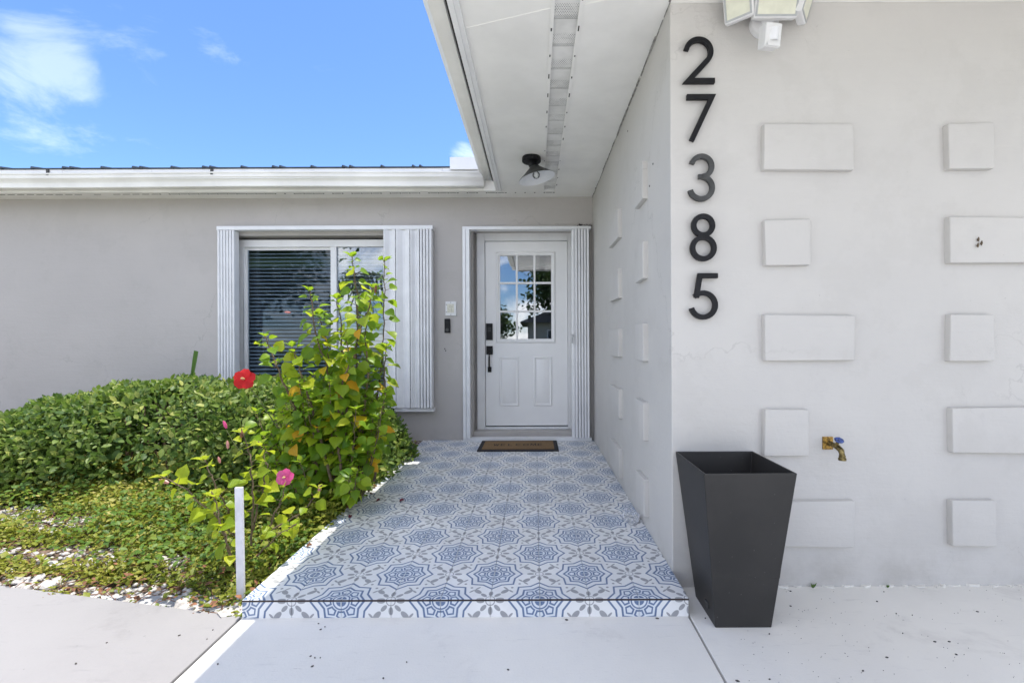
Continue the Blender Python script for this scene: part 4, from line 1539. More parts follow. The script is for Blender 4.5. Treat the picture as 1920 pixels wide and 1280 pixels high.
# gravel that nobody could count
N = 9000
gx = rng.uniform(-6.0, PX0 - 0.02, N)
gy = np.array([bed_y0(a) for a in gx]) + rng.uniform(0.0, 1.0, N) ** 1.4 * 1.5
keep = rng.uniform(0, 1, N) < (0.03 + 0.75 * bare(gx, gy))
gx, gy = gx[keep], gy[keep]
base = bmesh.new()
bmesh.ops.create_icosphere(base, subdivisions=1, radius=1.0)
tv = np.array([v.co[:] for v in base.verts])
tf = np.array([[v.index for v in f.verts] for f in base.faces])
base.free()
V, Q = [], []
for i, (a, b_) in enumerate(zip(gx, gy)):
    s = rng.uniform(0.005, 0.017)
    jit = tv * (1 + rng.uniform(-0.3, 0.3, (len(tv), 1))) * np.array([s * 1.2, s, s * 0.6])
    t_ = rng.uniform(0, 6.28)
    c_, s_ = math.cos(t_), math.sin(t_)
    jit = jit @ np.array([[c_, s_, 0], [-s_, c_, 0], [0, 0, 1]])
    V.append(jit + np.array([a, b_, bed_z(a, b_) + s * 0.3]))
    Q.append(tf + i * len(tv))
me = np_mesh('gravel', np.concatenate(V), np.concatenate(Q), M['stone'], smooth=False)
tag(link('gravel', me), 'white gravel showing through gaps in the ground cover', 'gravel', kind='stuff')
# larger rocks one by one
rr = random.Random(11)
rock_spots = [(284, 1120), (262, 1128), (300, 1138), (345, 1115), (230, 1108), (205, 1102), (250, 1105), (70, 1072), (88, 1085), (45, 1090), (95, 1050), (150, 1030), (165, 1045), (130, 1060), (25, 980), (8, 965), (60, 975),
              (115, 985), (130, 995), (105, 1003), (325, 1045), (300, 1035), (330, 1130), (425, 1140), (360, 1132), (190, 1012), (375, 1128), (10, 893), (35, 885), (15, 1065)]
for (px, py) in rock_spots:
    x, y = ground_at(px, py, 0.01)
    s = rr.uniform(0.018, 0.040)
    o = link('white_rock', rocks[rr.randrange(6)])
    o.location = (x, y, bed_z(x, y) + s * 0.35)
    o.rotation_euler = (rr.uniform(-0.3, 0.3), rr.uniform(-0.3, 0.3), rr.uniform(0, 6.28))
    o.scale = (s, s, s)
    tag(o, 'pale white rock lying in the garden bed among creeping plants', 'rock', 'white rocks in the garden bed')

# creeping ground cover
lt, lf = leaf_template(2, [0.12, 0.36, 0.05], fold=0.3, droop=0.4)


def cover(n, x0, x1, depth, seed, size, hmax):
    r = np.random.default_rng(seed)
    x = r.uniform(x0, x1, n)
    y0 = np.array([bed_y0(a) for a in x])
    y = y0 + r.uniform(-0.02, depth, n)
    clump = 0.5 + 0.5 * np.sin(x * 5.1 + 1.3 * np.sin(y * 4.0)) * np.sin(y * 6.3 + 1.1 * np.sin(x * 3.0))
    clump2 = 0.5 + 0.5 * np.sin(x * 13.0 + y * 4.0) * np.sin(y * 15.0 - x * 3.0)
    den = 0.35 + 0.45 * clump + 0.35 * clump2
    den = den * (1 - 0.93 * np.clip(bare(x, y) * 1.3, 0, 1))
    den *= np.clip((y - y0) / 0.07 + 0.6, 0, 1)
    den *= np.where(x > -1.9, np.clip((y - y0) / 0.25 + 0.25, 0, 1), 1.0)
    keep = r.uniform(0, 1, n) < den
    x, y, cl = x[keep], y[keep], clump[keep]
    m = len(x)
    rise = np.clip((y - y0[keep]) / 0.9, 0.15, 1.0)
    h = r.uniform(0, 1, m) ** 1.3 * hmax * (0.35 + 0.65 * cl) * rise
    z = np.array([bed_z(a, b_) for a, b_ in zip(x, y)]) + 0.006 + h
    th = r.uniform(0, 2 * math.pi, m)
    el = r.normal(0.25, 0.45, m)
    d = np.stack([np.cos(th) * np.cos(el), np.sin(th) * np.cos(el), np.sin(el)], 1)
    nn = np.stack([r.normal(0, 0.45, m), r.normal(-0.05, 0.45, m), np.ones(m)], 1)
    # drier and yellower towards the walk on the open side, greener by the step
    tone = np.clip(0.52 + 0.33 * (cl - 0.5) + r.normal(0, 0.20, m) + 0.22 * np.clip((-1.9 - x) / 1.2, -1.3, 0.5), 0, 1)
    return np.stack([x, y, z], 1), d, nn, size * r.uniform(0.6, 1.25, m), tone


p1 = cover(120000, -5.9, PX0 + 0.03, 1.75, 21, 0.023, 0.17)
p2 = cover(12000, -5.9, PX0 + 0.02, 1.75, 22, 0.036, 0.20)
P = [np.concatenate([a, b_]) for a, b_ in zip(p1, p2)]
V, Q, tn = scatter(lt, lf, *P)
tag(link('ground_cover', np_mesh('ground_cover', V, Q, M['cover'], tn)), 'yellow green creeping ground cover filling the garden bed', 'ground cover', kind='stuff')

# runners and dead stems on the soil
dd = MB()
rr = random.Random(17)
for _ in range(420):
    x = rr.uniform(-4.2, PX0 - 0.02)
    y = bed_y0(x) + rr.random() ** 1.7 * 0.75 - 0.02
    a = rr.uniform(0, 6.28)
    L = rr.uniform(0.03, 0.13)
    z = bed_z(x, y) + 0.008
    dx, dy = math.cos(a) * L, math.sin(a) * L
    dd.tube([(x, y, z), (x + dx * 0.5, y + dy * 0.5, z + rr.uniform(0.004, 0.03)), (x + dx, y + dy, z + rr.uniform(-0.004, 0.02))], 0.0016, 4, caps=False)
tag(dd.build('dead_stems', M['dry']), 'thin brown dead runners and stems lying on the bed', 'plant litter', kind='stuff')

# brown fallen leaves along the edge of the bed
r = np.random.default_rng(91)
m_ = 150
x = np.where(r.uniform(0, 1, m_) < 0.6, r.uniform(-2.1, PX0 - 0.03, m_), r.uniform(-4.5, PX0 - 0.03, m_))
y = np.array([bed_y0(a) for a in x]) + r.uniform(-0.03, 1, m_) ** 2 * 0.5 + 0.01
d = np.stack([r.normal(0, 1, m_), r.normal(0, 1, m_), r.normal(0.1, 0.25, m_)], 1)
nn = np.stack([r.normal(0, 0.4, m_), r.normal(0, 0.4, m_), np.ones(m_)], 1)
V, Q, tn = scatter(lt, lf, np.stack([x, y, np.array([max(0.004, bed_z(a, b_)) + 0.010 for a, b_ in zip(x, y)])], 1), d, nn, 0.026 * r.uniform(0.5, 1.3, m_), np.zeros(m_))
tag(link('dry_leaves', np_mesh('dry_leaves', V, Q, M['dry'], tn)), 'brown dry leaf litter along the front edge of the bed', 'leaf litter', kind='stuff')

# ------------------------------------------------------------------ hedge
hedge = empty('hedge', (-2.8, 3.8, 0.0))
tag(hedge, 'clipped rounded dark green hedge under the window along the wall', 'hedge')
HC = np.array([-2.74, 3.78, 0.0])
ht, hf = leaf_template(3, [0.10, 0.265, 0.255, 0.03], fold=0.25, droop=0.25)


def hedge_surface(n, seed, depth=0.10):
    r = np.random.default_rng(seed)
    # a rounded box: sample a direction, push to a superellipsoid
    th = r.uniform(0, 2 * math.pi, n)
    u = r.uniform(-0.05, 1, n)
    ph = np.arcsin(np.clip(u, -1, 1))
    e1, e2 = 0.70, 0.58

    def sp(c, e): return np.sign(c) * np.abs(c) ** e
    x = sp(np.cos(ph), e1) * sp(np.cos(th), e2)
    y = sp(np.cos(ph), e1) * sp(np.sin(th), e2)
    z = sp(np.sin(ph), e1)
    nx_ = np.cos(ph) * np.cos(th)
    ny_ = np.cos(ph) * np.sin(th)
    nz_ = np.sin(ph)
    ax, ay, az = 1.64, 0.76, 0.80
    bump = 1 + 0.018 * np.sin(x * 9 + z * 3) + 0.014 * np.sin(x * 17 + y * 7 + z * 9) + r.normal(0, 0.010, n)
    inset = 1 - depth * r.uniform(0, 1, n) ** 1.6
    # the hedge tapers down towards its far left end
    left = np.clip((0.15 - x) / 1.15, 0, 1)
    top = az * (1 - 0.17 * left ** 2.2)
    P = np.stack([x * ax * bump * inset, y * ay * bump * inset, np.maximum(0.02, z * top * bump * inset)], 1) + HC
    Nn = np.stack([nx_ / ax, ny_ / ay, nz_ / az], 1)
    Nn /= np.linalg.norm(Nn, axis=1, keepdims=True)
    return P, Nn, r


Ph, Nh, r = hedge_surface(30000, 31, 0.08)
n = len(Ph)
rd_ = r.normal(0, 1, (n, 3))
dirs = Nh * 0.50 + rd_ * 0.55 + np.array([0, 0, 0.20])
norms = Nh * 0.85 + np.array([0, 0, 0.22]) + r.normal(0, 0.42, (n, 3))
size = 0.045 * r.uniform(0.65, 1.25, n)
tone = np.clip(r.normal(0.42, 0.22, n) + 0.10 * np.sin(Ph[:, 0] * 6) * np.sin(Ph[:, 1] * 9 + Ph[:, 2] * 7), 0, 1)
view = -Ph + np.array([0, 0, 1.107])
dist = np.linalg.norm(view, axis=1)
facing = (Nh * view).sum(1) / dist
# the largest leaves towards the eye are parts of their own
ppx = 1003 + Ph[:, 0] * 853 / Ph[:, 1]
ppy = 640 - (Ph[:, 2] - 1.107) * 853 / Ph[:, 1]
inview = (facing > 0.15) & (ppx > 5) & (ppx < 470) & (ppy > 680) & (ppy < 880)
score = np.where(inview, size / dist + r.uniform(0, 0.006, n), 0)
big = np.argsort(-score)[:300]
rest = np.setdiff1d(np.arange(n), big)
V, Q, tn = scatter(ht, hf, Ph[rest], dirs[rest], norms[rest], size[rest], tone[rest])
o = link('foliage', np_mesh('foliage', V - HC, Q, M['hedgem'], tn), hedge)
o.location = tuple(np.array(HC) - np.array(hedge.location))
o['kind'] = 'stuff'
# inner leaves that close the view through, toned darker to suggest shaded gaps
Pi, Ni, r2_ = hedge_surface(6500, 33, depth=0.45)
m_ = len(Pi)
Pi = HC + (Pi - HC) * 0.93
V, Q, tn = scatter(ht, hf, Pi, r2_.normal(0, 1, (m_, 3)) + np.array([0, 0, 0.3]), Ni + r2_.normal(0, 0.5, (m_, 3)), 0.062 * r2_.uniform(0.7, 1.2, m_), np.clip(r2_.normal(0.25, 0.15, m_), 0, 1))
o = link('inner_foliage', np_mesh('inner_foliage', V - HC, Q, M['hedgem'], tn), hedge)
o.location = tuple(np.array(HC) - np.array(hedge.location))
o['kind'] = 'stuff'
hl_me = np_mesh('leaf', ht, hf, M['hedge'])
ofs = np.array(hedge.location)
for i in big:
    share('leaf', hl_me, hedge, mat4(Ph[i] - ofs, dirs[i], norms[i], size[i] * 1.08))
tw = MB()
rr = random.Random(9)
for _ in range(60):
    x, y = rr.uniform(-1.0, 1.1), rr.uniform(-0.35, 0.35)
    tw.tube([(x, y, -0.05), (x + rr.uniform(-.1, .1), y + rr.uniform(-.1, .1), 0.35), (x + rr.uniform(-.2, .2), y + rr.uniform(-.15, .15), 0.66)], [0.010, 0.007, 0.003], 5)
part(tw, 'branch', M['stem'], hedge)

# strap leaf poking out of the hedge
Y = 3.95
x, _, z = W(357, 700, Y)
x2, _, z2 = W(369, 655, Y)
blm = MB()
d = Vector((x2 - x, 0, z2 - z))
sd_ = Vector((d.z, 0, -d.x)).normalized()
ws_ = [0.006, 0.012, 0.017, 0.020, 0.020]
v = []
for i, w_ in enumerate(ws_):
    c = Vector((x, Y, z - 0.12)) + (d + Vector((0, 0, 0.12))) * (i / 4)
    v += [c - sd_ * w_ + Vector((0, -0.006, 0)), c, c + sd_ * w_ + Vector((0, -0.006, 0))]
f = []
for i in range(4):
    a = i * 3
    f += [(a, a + 1, a + 4, a + 3), (a + 1, a + 2, a + 5, a + 4)]
blm.add(v, f)
o = blm.build('strap_leaf', M['blade'], smooth=True)
tag(o, 'single stiff green strap leaf cut square standing up from the hedge top', 'leaf')

# ------------------------------------------------------------------ hibiscus
bt1, bf1 = leaf_template(5, [0.06, 0.36, 0.43, 0.36, 0.20, 0.01], fold=0.34, droop=0.55, ncol=2, wave=0.012)
# scalloped edge
for i in range(6):
    for c_ in (0, 2):
        bt1[i * 3 + c_, 0] *= 1.0 + (0.06 if i % 2 else -0.03)


def hibiscus(name, label, base, stems, branch_fill, leaf_size, mats, seed, ymat, n_parts=300, yellow_rate=0.055):
    r = random.Random(seed)
    root = empty(name, base)
    tag(root, label, 'hibiscus')
    B = Vector(base)
    leaves = []
    sm = MB()

    def grow(pts, r0, r1, first, gap, tip=True, scale=1.0):
        """one stem through waypoints, leaves alternating from the fraction FIRST on"""
        P = []
        for i in range(len(pts) - 1):
            for k in range(6):
                t = k / 6
                a, b_ = Vector(pts[i]), Vector(pts[i + 1])
                P.append(a.lerp(b_, t))
        P.append(Vector(pts[-1]))
        for i in range(1, len(P) - 1):
            P[i] = P[i] + Vector((r.uniform(-1, 1), r.uniform(-1, 1), r.uniform(-1, 1))) * 0.006
        n_ = len(P)
        rad = [r0 + (r1 - r0) * i / (n_ - 1) for i in range(n_)]
        sm.tube([p - B for p in P], rad, 6)
        L = sum((P[i + 1] - P[i]).length for i in range(n_ - 1))
        s = first * L
        az = r.uniform(0, 6.28)
        while s < L:
            acc = 0.0
            for i in range(n_ - 1):
                seg = (P[i + 1] - P[i]).length
                if acc + seg >= s:
                    break
                acc += seg
            q = P[i].lerp(P[i + 1], (s - acc) / max(seg, 1e-6))
            ax = (P[i + 1] - P[i]).normalized()
            t = s / L
            az += 2.4 + r.uniform(-0.4, 0.4)
            out = Vector((math.cos(az), math.sin(az), 0))
            out = (out - ax * out.dot(ax)).normalized()
            el = 0.15 + 0.75 * max(0.0, t - 0.75) * 4 * 0.5 + r.uniform(-0.35, 0.25)
            d = (out * math.cos(el) + ax * math.sin(el) + Vector((0, 0, -0.12))).normalized()
            size = leaf_size * scale * r.uniform(0.62, 1.15) * (0.55 if t > 0.93 else 1.0)
            pet = size * r.uniform(0.30, 0.55)
            p1 = q + d * pet + Vector((0, 0, 0.2 * pet))
            sm.tube([q - B, (q + d * pet * 0.6 + Vector((0, 0, 0.16 * pet))) - B, p1 - B], [0.0017, 0.0014, 0.0012], 4, caps=False)
            up = Vector((r.gauss(0, 0.5), r.gauss(-0.50, 0.45), 0.85))
            dl = (d + Vector((r.gauss(0, .15), r.gauss(0, .15), r.gauss(-0.22, .25)))).normalized()
            old = t < 0.80 and r.random() < yellow_rate
            leaves.append((p1, dl, up, size, old, t))
            s += gap * r.uniform(0.7, 1.3)
        if tip:      # cluster of young leaves and a bud at the tip
            p = P[-1]
            ax = (P[-1] - P[-4]).normalized()
            for k in range(4):
                a = k * 1.7 + r.uniform(0, 1)
                d = (Vector((math.cos(a), math.sin(a), 0)) * 0.7 + ax * r.uniform(0.5, 1.1)).normalized()
                leaves.append((p + d * 0.01, d, Vector((-d.x, -d.y, 1.2)), leaf_size * scale * r.uniform(0.40, 0.72), False, 1.0))
            sm.tube([p - B, p + ax * 0.018 - B, p + ax * 0.034 - B], [0.003, 0.0052, 0.001], 6)

    for s in stems:
        grow(*s)
    for s in branch_fill:
        grow(*s)
    part(sm, 'stem', M['stem'] if name != 'small' else M['greenstem'], root, smooth=True)
    # the largest in view are parts
    def sc(l):
        p = l[0]
        px = 1003 + p.x * 853 / p.y
        py = 640 - (p.z - 1.107) * 853 / p.y
        return l[3] / p.y * (1.25 if l[4] else 1.0)
    order = sorted(leaves, key=sc, reverse=True)
    parts_, mass = order[:n_parts], order[n_parts:]
    mes = [np_mesh('leaf', bt1, bf1, mt_) for mt_ in (mats[0], mats[1], ymat)]
    for l in parts_:
        which = 2 if l[4] else (1 if (l[5] > 0.80 or r.random() < mats[3]) else 0)
        o = share('leaf', mes[which], root, mat4(l[0] - B, l[1], l[2], l[3]))
        if which == 2:
            o['label'] = 'yellowed orange leaf'
    if mass:
        a = [np.array([list(l[k]) for l in mass]) for k in range(3)]
        V, Q, tn = scatter(bt1, bf1, a[0] - np.array(B), a[1], a[2], np.array([l[3] for l in mass]), np.array([min(1, max(0, r.gauss(0.45, 0.25))) for _ in mass]))
        o = link('foliage', np_mesh('foliage', V, Q, mats[2], tn), root)
        o['kind'] = 'stuff'
    return root


def petal_mesh(mat):
    v, f = leaf_template(4, [0.12, 0.36, 0.54, 0.54, 0.26], fold=-0.08, droop=0.7, ncol=4, wave=0.09)
    return np_mesh('petal', v, f, mat)


def flower(root, p, size, face, mat, label, spin=0.0):
    """an open five-petalled bloom facing FACE"""
    B = Vector(root.location)
    z = Vector(face).normalized()
    q = z.to_track_quat('Z', 'Y').to_matrix().to_4x4()
    Mx = Matrix.Translation(Vector(p) - B) @ q
    mb = MB().tube([(0, 0, -size * 0.30), (0, 0, 0.0), (size * 0.03, 0, size * 0.28), (size * 0.05, 0, size * 0.46)], [size * 0.03, size * 0.06, size * 0.028, size * 0.045], 8)
    for k in range(14):
        a = k * 2.4
        h = size * (0.25 + 0.015 * k)
        mb.tube([(size * 0.03, 0, h), (size * 0.03 + math.cos(a) * size * 0.07, math.sin(a) * size * 0.07, h + size * 0.03)], [0.0008, 0.0016], 4)
    fl = part(mb, 'flower', M['pistil'], root, Mx, smooth=True)
    fl['label'] = label
    pm = petal_mesh(mat)
    for k in range(5):
        a = 2 * math.pi * k / 5 + spin
        d = (math.cos(a), math.sin(a), 0.34)
        share('petal', pm, fl, mat4((0, 0, size * 0.01), d, (-0.34 * math.cos(a) + 0.25 * -math.sin(a), -0.34 * math.sin(a) + 0.25 * math.cos(a), 1.0), size * 0.56))
    return fl


def bud(root, p, d, mat, L, label):
    B = Vector(root.location)
    d = Vector(d).normalized()
    p = Vector(p) - B
    mb = MB().tube([p, p + d * L * 0.35, p + d * L * 0.7, p + d * L], [L * 0.10, L * 0.19, L * 0.17, L * 0.03], 7)
    o = part(mb, 'bud', mat, root, smooth=True)
    o['label'] = label
    return o


def wp(*pts):
    return [W(a, b_, Y) for a, b_, Y in pts]


def gz(px, Y):
    return (px - 1003.0) * Y / 853.0


# tall plant
base = (gz(640, 3.02), 3.02, 0.03)
S = []
tall = [
    [(655, 900, 3.0), (668, 760, 3.0), (668, 640, 3.0), (672, 560, 3.0), (661, 482, 3.0)],
    [(690, 920, 3.05), (700, 800, 3.1), (716, 680, 3.1), (720, 590, 3.1), (722, 490, 3.1)],
    [(640, 900, 2.95), (625, 760, 2.9), (610, 680, 2.9), (590, 610, 2.9), (582, 545, 2.9)],
    [(600, 900, 2.85), (560, 780, 2.8), (525, 700, 2.8), (512, 665, 2.8), (498, 630, 2.8)],
    [(660, 900, 3.1), (650, 760, 3.1), (640, 660, 3.1), (640, 600, 3.1), (632, 560, 3.1)],
    [(640, 880, 2.85), (650, 740, 2.85), (668, 640, 2.85), (690, 580, 2.85), (700, 540, 2.85)],
    [(700, 900, 3.0), (712, 820, 3.0), (722, 740, 3.0), (720, 690, 3.0), (725, 650, 3.0)],
    [(640, 900, 3.0), (640, 780, 3.0), (620, 690, 3.0), (612, 640, 3.0), (600, 590, 3.0)],
    [(650, 900, 2.9), (680, 780, 2.9), (690, 700, 2.9), (684, 640, 2.9), (688, 600, 2.9)],
    [(620, 900, 2.8), (590, 780, 2.8), (570, 720, 2.8), (560, 680, 2.8), (548, 650, 2.8)],
    [(640, 900, 2.8), (630, 790, 2.8), (640, 720, 2.8), (655, 680, 2.8), (650, 640, 2.8)],
]
for t_ in tall:
    S.append((wp(*t_), 0.009, 0.0028, 0.20, 0.018, True, 1.0))
S[1] = (S[1][0], 0.008, 0.0026, 0.25, 0.026, True, 0.95)
F = []
rr = random.Random(23)
for k in range(104):
    px = rr.uniform(478, 735)
    py = rr.uniform(690, 905)
    if py < 740 and (px < 520):
        continue
    if py > 820 and px > 690 - (py - 820) * 0.5:
        px -= 60
    Y = rr.uniform(2.70, 3.20)
    if py > 860:
        Y = rr.uniform(2.60, 2.95)
    sx_ = 640 + (px - 640) * 0.45
    F.append((wp((sx_, 930, 2.95), ((sx_ + px) / 2, (930 + py) / 2 + 20, (2.95 + Y) / 2), (px, py, Y)), 0.005, 0.002, 0.42, 0.025, True, 0.86))
big_h = hibiscus('hibiscus_shrub', 'tall loose hibiscus shrub with one red flower and yellowing leaves before the window', base, S, F, 0.088, (M['hib'], M['lime'], M['hibm'], 0.55), 41, M['yellow'])
p = Vector(W(458, 708, 2.72))
flower(big_h, p, 0.054 * 2, (0.22, -1.0, 0.20), M['red'], 'large open red flower', 0.3)
mb = MB().tube([Vector(W(520, 800, 2.8)) - Vector(base), Vector(W(485, 745, 2.76)) - Vector(base), Vector(W(459, 712, 2.755)) - Vector(base)], [0.004, 0.003, 0.002], 6)
part(mb, 'flower_stalk', M['greenstem'], big_h)
bud(big_h, W(704, 548, 2.84), (0.1, 0, 1), M['dry'], 0.05, 'brown spent bud')
bud(big_h, W(545, 584, 2.9), (-1, 0, 0.1), M['palepink'], 0.04, 'pale pink bud')

# low plant in front
base2 = (gz(470, 2.25), 2.25, 0.0)
S2 = []
low = [
    [(470, 1020, 2.25), (474, 930, 2.25), (470, 860, 2.25), (456, 812, 2.25)],
    [(452, 1010, 2.2), (425, 950, 2.18), (400, 900, 2.15), (385, 862, 2.15)],
    [(450, 1010, 2.2), (400, 960, 2.15), (345, 915, 2.1), (308, 892, 2.1)],
    [(490, 1010, 2.25), (515, 960, 2.22), (528, 930, 2.22), (533, 905, 2.22)],
    [(490, 1000, 2.3), (560, 960, 2.35), (590, 930, 2.4), (597, 915, 2.4)],
    [(470, 1000, 2.3), (490, 920, 2.35), (500, 870, 2.35), (488, 835, 2.35)],
    [(430, 1040, 2.15), (420, 1000, 2.1), (408, 960, 2.1), (400, 930, 2.1)],
]
for t_ in low:
    S2.append((wp(*t_), 0.0055, 0.0022, 0.30, 0.030, True, 0.95))
S2.append((wp((440, 1060, 2.12), (425, 1020, 2.08), (415, 985, 2.08)), 0.004, 0.002, 0.3, 0.026, True, 0.8))
S2.append((wp((480, 1040, 2.2), (520, 1000, 2.15), (545, 985, 2.15)), 0.004, 0.002, 0.3, 0.035, True, 0.75))
small_h = hibiscus('hibiscus_shrub', 'low straggling lime green hibiscus shrub with a pink flower behind the white stake', base2, S2, [], 0.078, (M['lime'], M['lime'], M['hibm'], 1.0), 43, M['yellow'], yellow_rate=0.05)
flower(small_h, W(533, 892, 2.20), 0.035 * 2, (0.25, -1.0, 0.25), M['pink'], 'half open pink flower', 0.1)
bud(small_h, W(424, 800, 2.27), (-0.25, -0.2, 1), M['pink'], 0.042, 'closed pink bud')
bud(small_h, W(316, 902, 2.10), (-1, -0.1, 0.45), M['palepink'], 0.048, 'faded pink bud')
bud(small_h, W(412, 865, 2.15), (-0.3, 0, 1), M['palepink'], 0.032, 'small faded pink bud')
bud(small_h, W(427, 838, 2.22), (-0.1, 0, 1), M['palepink'], 0.040, 'faded pink bud')
bud(small_h, W(597, 922, 2.4), (0.1, 0, 1), M['palepink'], 0.042, 'dry pale bud')
bud(small_h, W(452, 818, 2.23), (0.1, 0, 1), M['dry'], 0.036, 'brown spent bud')
mb = MB().tube([Vector(W(455, 850, 2.25)) - Vector(base2), Vector(W(436, 825, 2.26)) - Vector(base2), Vector(W(424, 803, 2.27)) - Vector(base2)], [0.002, 0.0016, 0.0014], 5)
part(mb, 'flower_stalk', M['greenstem'], small_h)

# seedlings at the foot of the hedge and by the step are part of the ground cover
p3 = []
r = np.random.default_rng(77)
m_ = 26000
x = r.uniform(-3.6, PX0 + 0.04, m_)
y = r.uniform(2.15, 4.3, m_)
cl = 0.5 + 0.5 * np.sin(x * 4.3 + 2 * np.sin(y * 3.1)) * np.sin(y * 5.2 + x)
keep = ((x > -1.75) | (y < 2.95)) & (r.uniform(0, 1, m_) < np.clip((y - 2.15) / 0.7 + (x + 2.2) * 0.5, 0.05, 1) * (0.35 + 0.65 * cl))
x, y, cl = x[keep], y[keep], cl[keep]
m_ = len(x)
hh = r.uniform(0, 1, m_) * (0.10 + 0.24 * np.clip((y - 2.4) / 0.9, 0, 1)) * (0.5 + 0.5 * cl) * np.clip((PX0 + 0.08 - x) / 0.25, 0.15, 1)
th = r.uniform(0, 6.28, m_)
d = np.stack([np.cos(th), np.sin(th), r.normal(0.3, 0.4, m_)], 1)
nn = np.stack([r.normal(0, 0.5, m_), r.normal(-0.25, 0.5, m_), np.ones(m_)], 1)
V, Q, tn = scatter(ht, hf, np.stack([x, y, hh + 0.03], 1), d, nn, 0.029 * r.uniform(0.6, 1.25, m_), np.clip(r.normal(0.40, 0.22, m_), 0, 1))
tag(link('low_weeds', np_mesh('low_weeds', V, Q, M['weeds'], tn)), 'dense low green weeds between the hedge and the tiled step', 'weeds', kind='stuff')

# ------------------------------------------------------------------ fallen leaves and specks
fv, ff = leaf_template(3, [0.05, 0.30, 0.26, 0.02], fold=0.9, droop=1.1, ncol=2)
drm = np_mesh('fallen_leaf', fv, ff, M['dry'])
rdm = np_mesh('fallen_leaf', fv, ff, M['redleaf'])
fallen = [
    (706, 912, 0.050, drm, 'dry orange brown leaf fallen on the tiles farthest back beside the shrub'),
    (697, 926, 0.045, rdm, 'dark red fallen leaf on the tiles right at the edge of the plants'),
    (712, 938, 0.040, rdm, 'small dark curled leaf lying on the tiles near the plants'),
    (757, 938, 0.045, rdm, 'dark red curled petal lying alone on the tiles farthest from the plants'),
    (656, 966, 0.034, M, None), (648, 952, 0.045, drm, 'pale brown dry leaf on the tile edge halfway along the step'),
    (584, 1022, 0.040, drm, 'rust brown dry leaf on the tile edge nearest the white stake'),
]
for (px, py, s, me, lab) in fallen:
    if lab is None:
        me, lab = rdm, 'thin dark dry leaf curled on the tiles below the brown leaf'
    Y = (1.107 - PZ) * 853 / (py - 640)
    x = (px - 1003) * Y / 853
    o = link('fallen_leaf', me)
    a = random.uniform(0, 6.28)
    o.matrix_world = mat4((x, Y, PZ + 0.008), (math.cos(a), math.sin(a), 0.0), (0.25, -0.3, 1.0), s)
    tag(o, lab, 'leaf', 'dry leaves fallen on the porch tiles')

sp = MB()
rr = random.Random(29)
spots = [(599, 1178), (607, 1173), (595, 1167), (580, 1228), (583, 1247), (588, 1231), (598, 1231), (406, 1242), (334, 1188), (198, 1201), (140, 1240), (716, 1270), (760, 1240), (1642, 1130), (1708, 1156), (1678, 1153), (1750, 1206), (1777, 1206),
         (1380, 1278), (1440, 1190), (1480, 1110), (1615, 1260), (1230, 1160), (1320, 1160), (1060, 1162), (1440, 1275), (1655, 1112), (386, 1195), (397, 1178), (950, 1255), (1480, 1138), (1660, 1235), (1830, 1150), (1790, 1230), (1690, 1190)]
for px, py in spots:
    x, y = ground_at(px, py)
    s = rr.uniform(0.0022, 0.0042)
    a = rr.uniform(0, 3.1)
    dx, dy = math.cos(a) * s * rr.uniform(1, 2.2), math.sin(a) * s
    sp.prism([(x - dx, y - dy), (x + dy * 0.8, y - dx * 0.5), (x + dx, y + dy), (x - dy * 0.8, y + dx * 0.5)], 0.0004, 0.0035)
for _ in range(130):
    px, py = rr.uniform(1380, 1930), rr.uniform(1105, 1290)
    x, y = ground_at(px, py)
    if y < 0.6 or y > 2.03:
        continue
    s = rr.uniform(0.0006, 0.0014)
    sp.prism([(x - s, y), (x, y - s), (x + s * 1.6, y), (x, y + s)], 0.0003, 0.0016)
tag(sp.build('dirt_specks', M['speck']), 'small dark specks of dirt scattered over the pale concrete walk', 'dirt', kind='stuff')
# crumbled edge where the front wall meets the walk
ed = MB()
x = 0.95
while x < 4.5:
    w_ = rr.uniform(0.02, 0.09)
    ed.prism([(x, 2.052), (x + w_, 2.052), (x + w_ * 0.8, 2.046 - rr.uniform(0.002, 0.016)), (x + w_ * 0.2, 2.046 - rr.uniform(0.002, 0.016))], 0.0, rr.uniform(0.003, 0.010))
    x += w_ + rr.uniform(0.0, 0.05)
tag(ed.build('mortar_crumbs', M['concrete']), 'crumbled mortar along the foot of the front wall', 'rubble', kind='stuff')
# two tiny weeds at the foot of the wall
for px, lab, s in ((1522, 'tiny green weed sprouting at the foot of the front wall nearest the planter', 0.030), (1662, 'tiny dark weed tuft at the foot of the front wall below the tap', 0.020)):
    x = (px - 1003) * 2.035 / 853
    v, f = [], []
    wd_ = MB()
    for k in range(6):
        a = k * 1.1
        d = Vector((math.cos(a) * 0.5, math.sin(a) * 0.3 - 0.2, 1)).normalized() * s * rr.uniform(0.6, 1.1)
        sd2 = d.cross(Vector((0, 1, 0.2))).normalized() * s * 0.16
        wd_.add([(0, 0, 0), tuple(d * 0.5 + sd2), tuple(d), tuple(d * 0.5 - sd2)], [(0, 1, 2, 3)])
    o = wd_.build('weed', M['blade'])
    o.location = (x, 2.035, 0.0)
    tag(o, lab, 'weed', 'weeds at the foot of the wall')

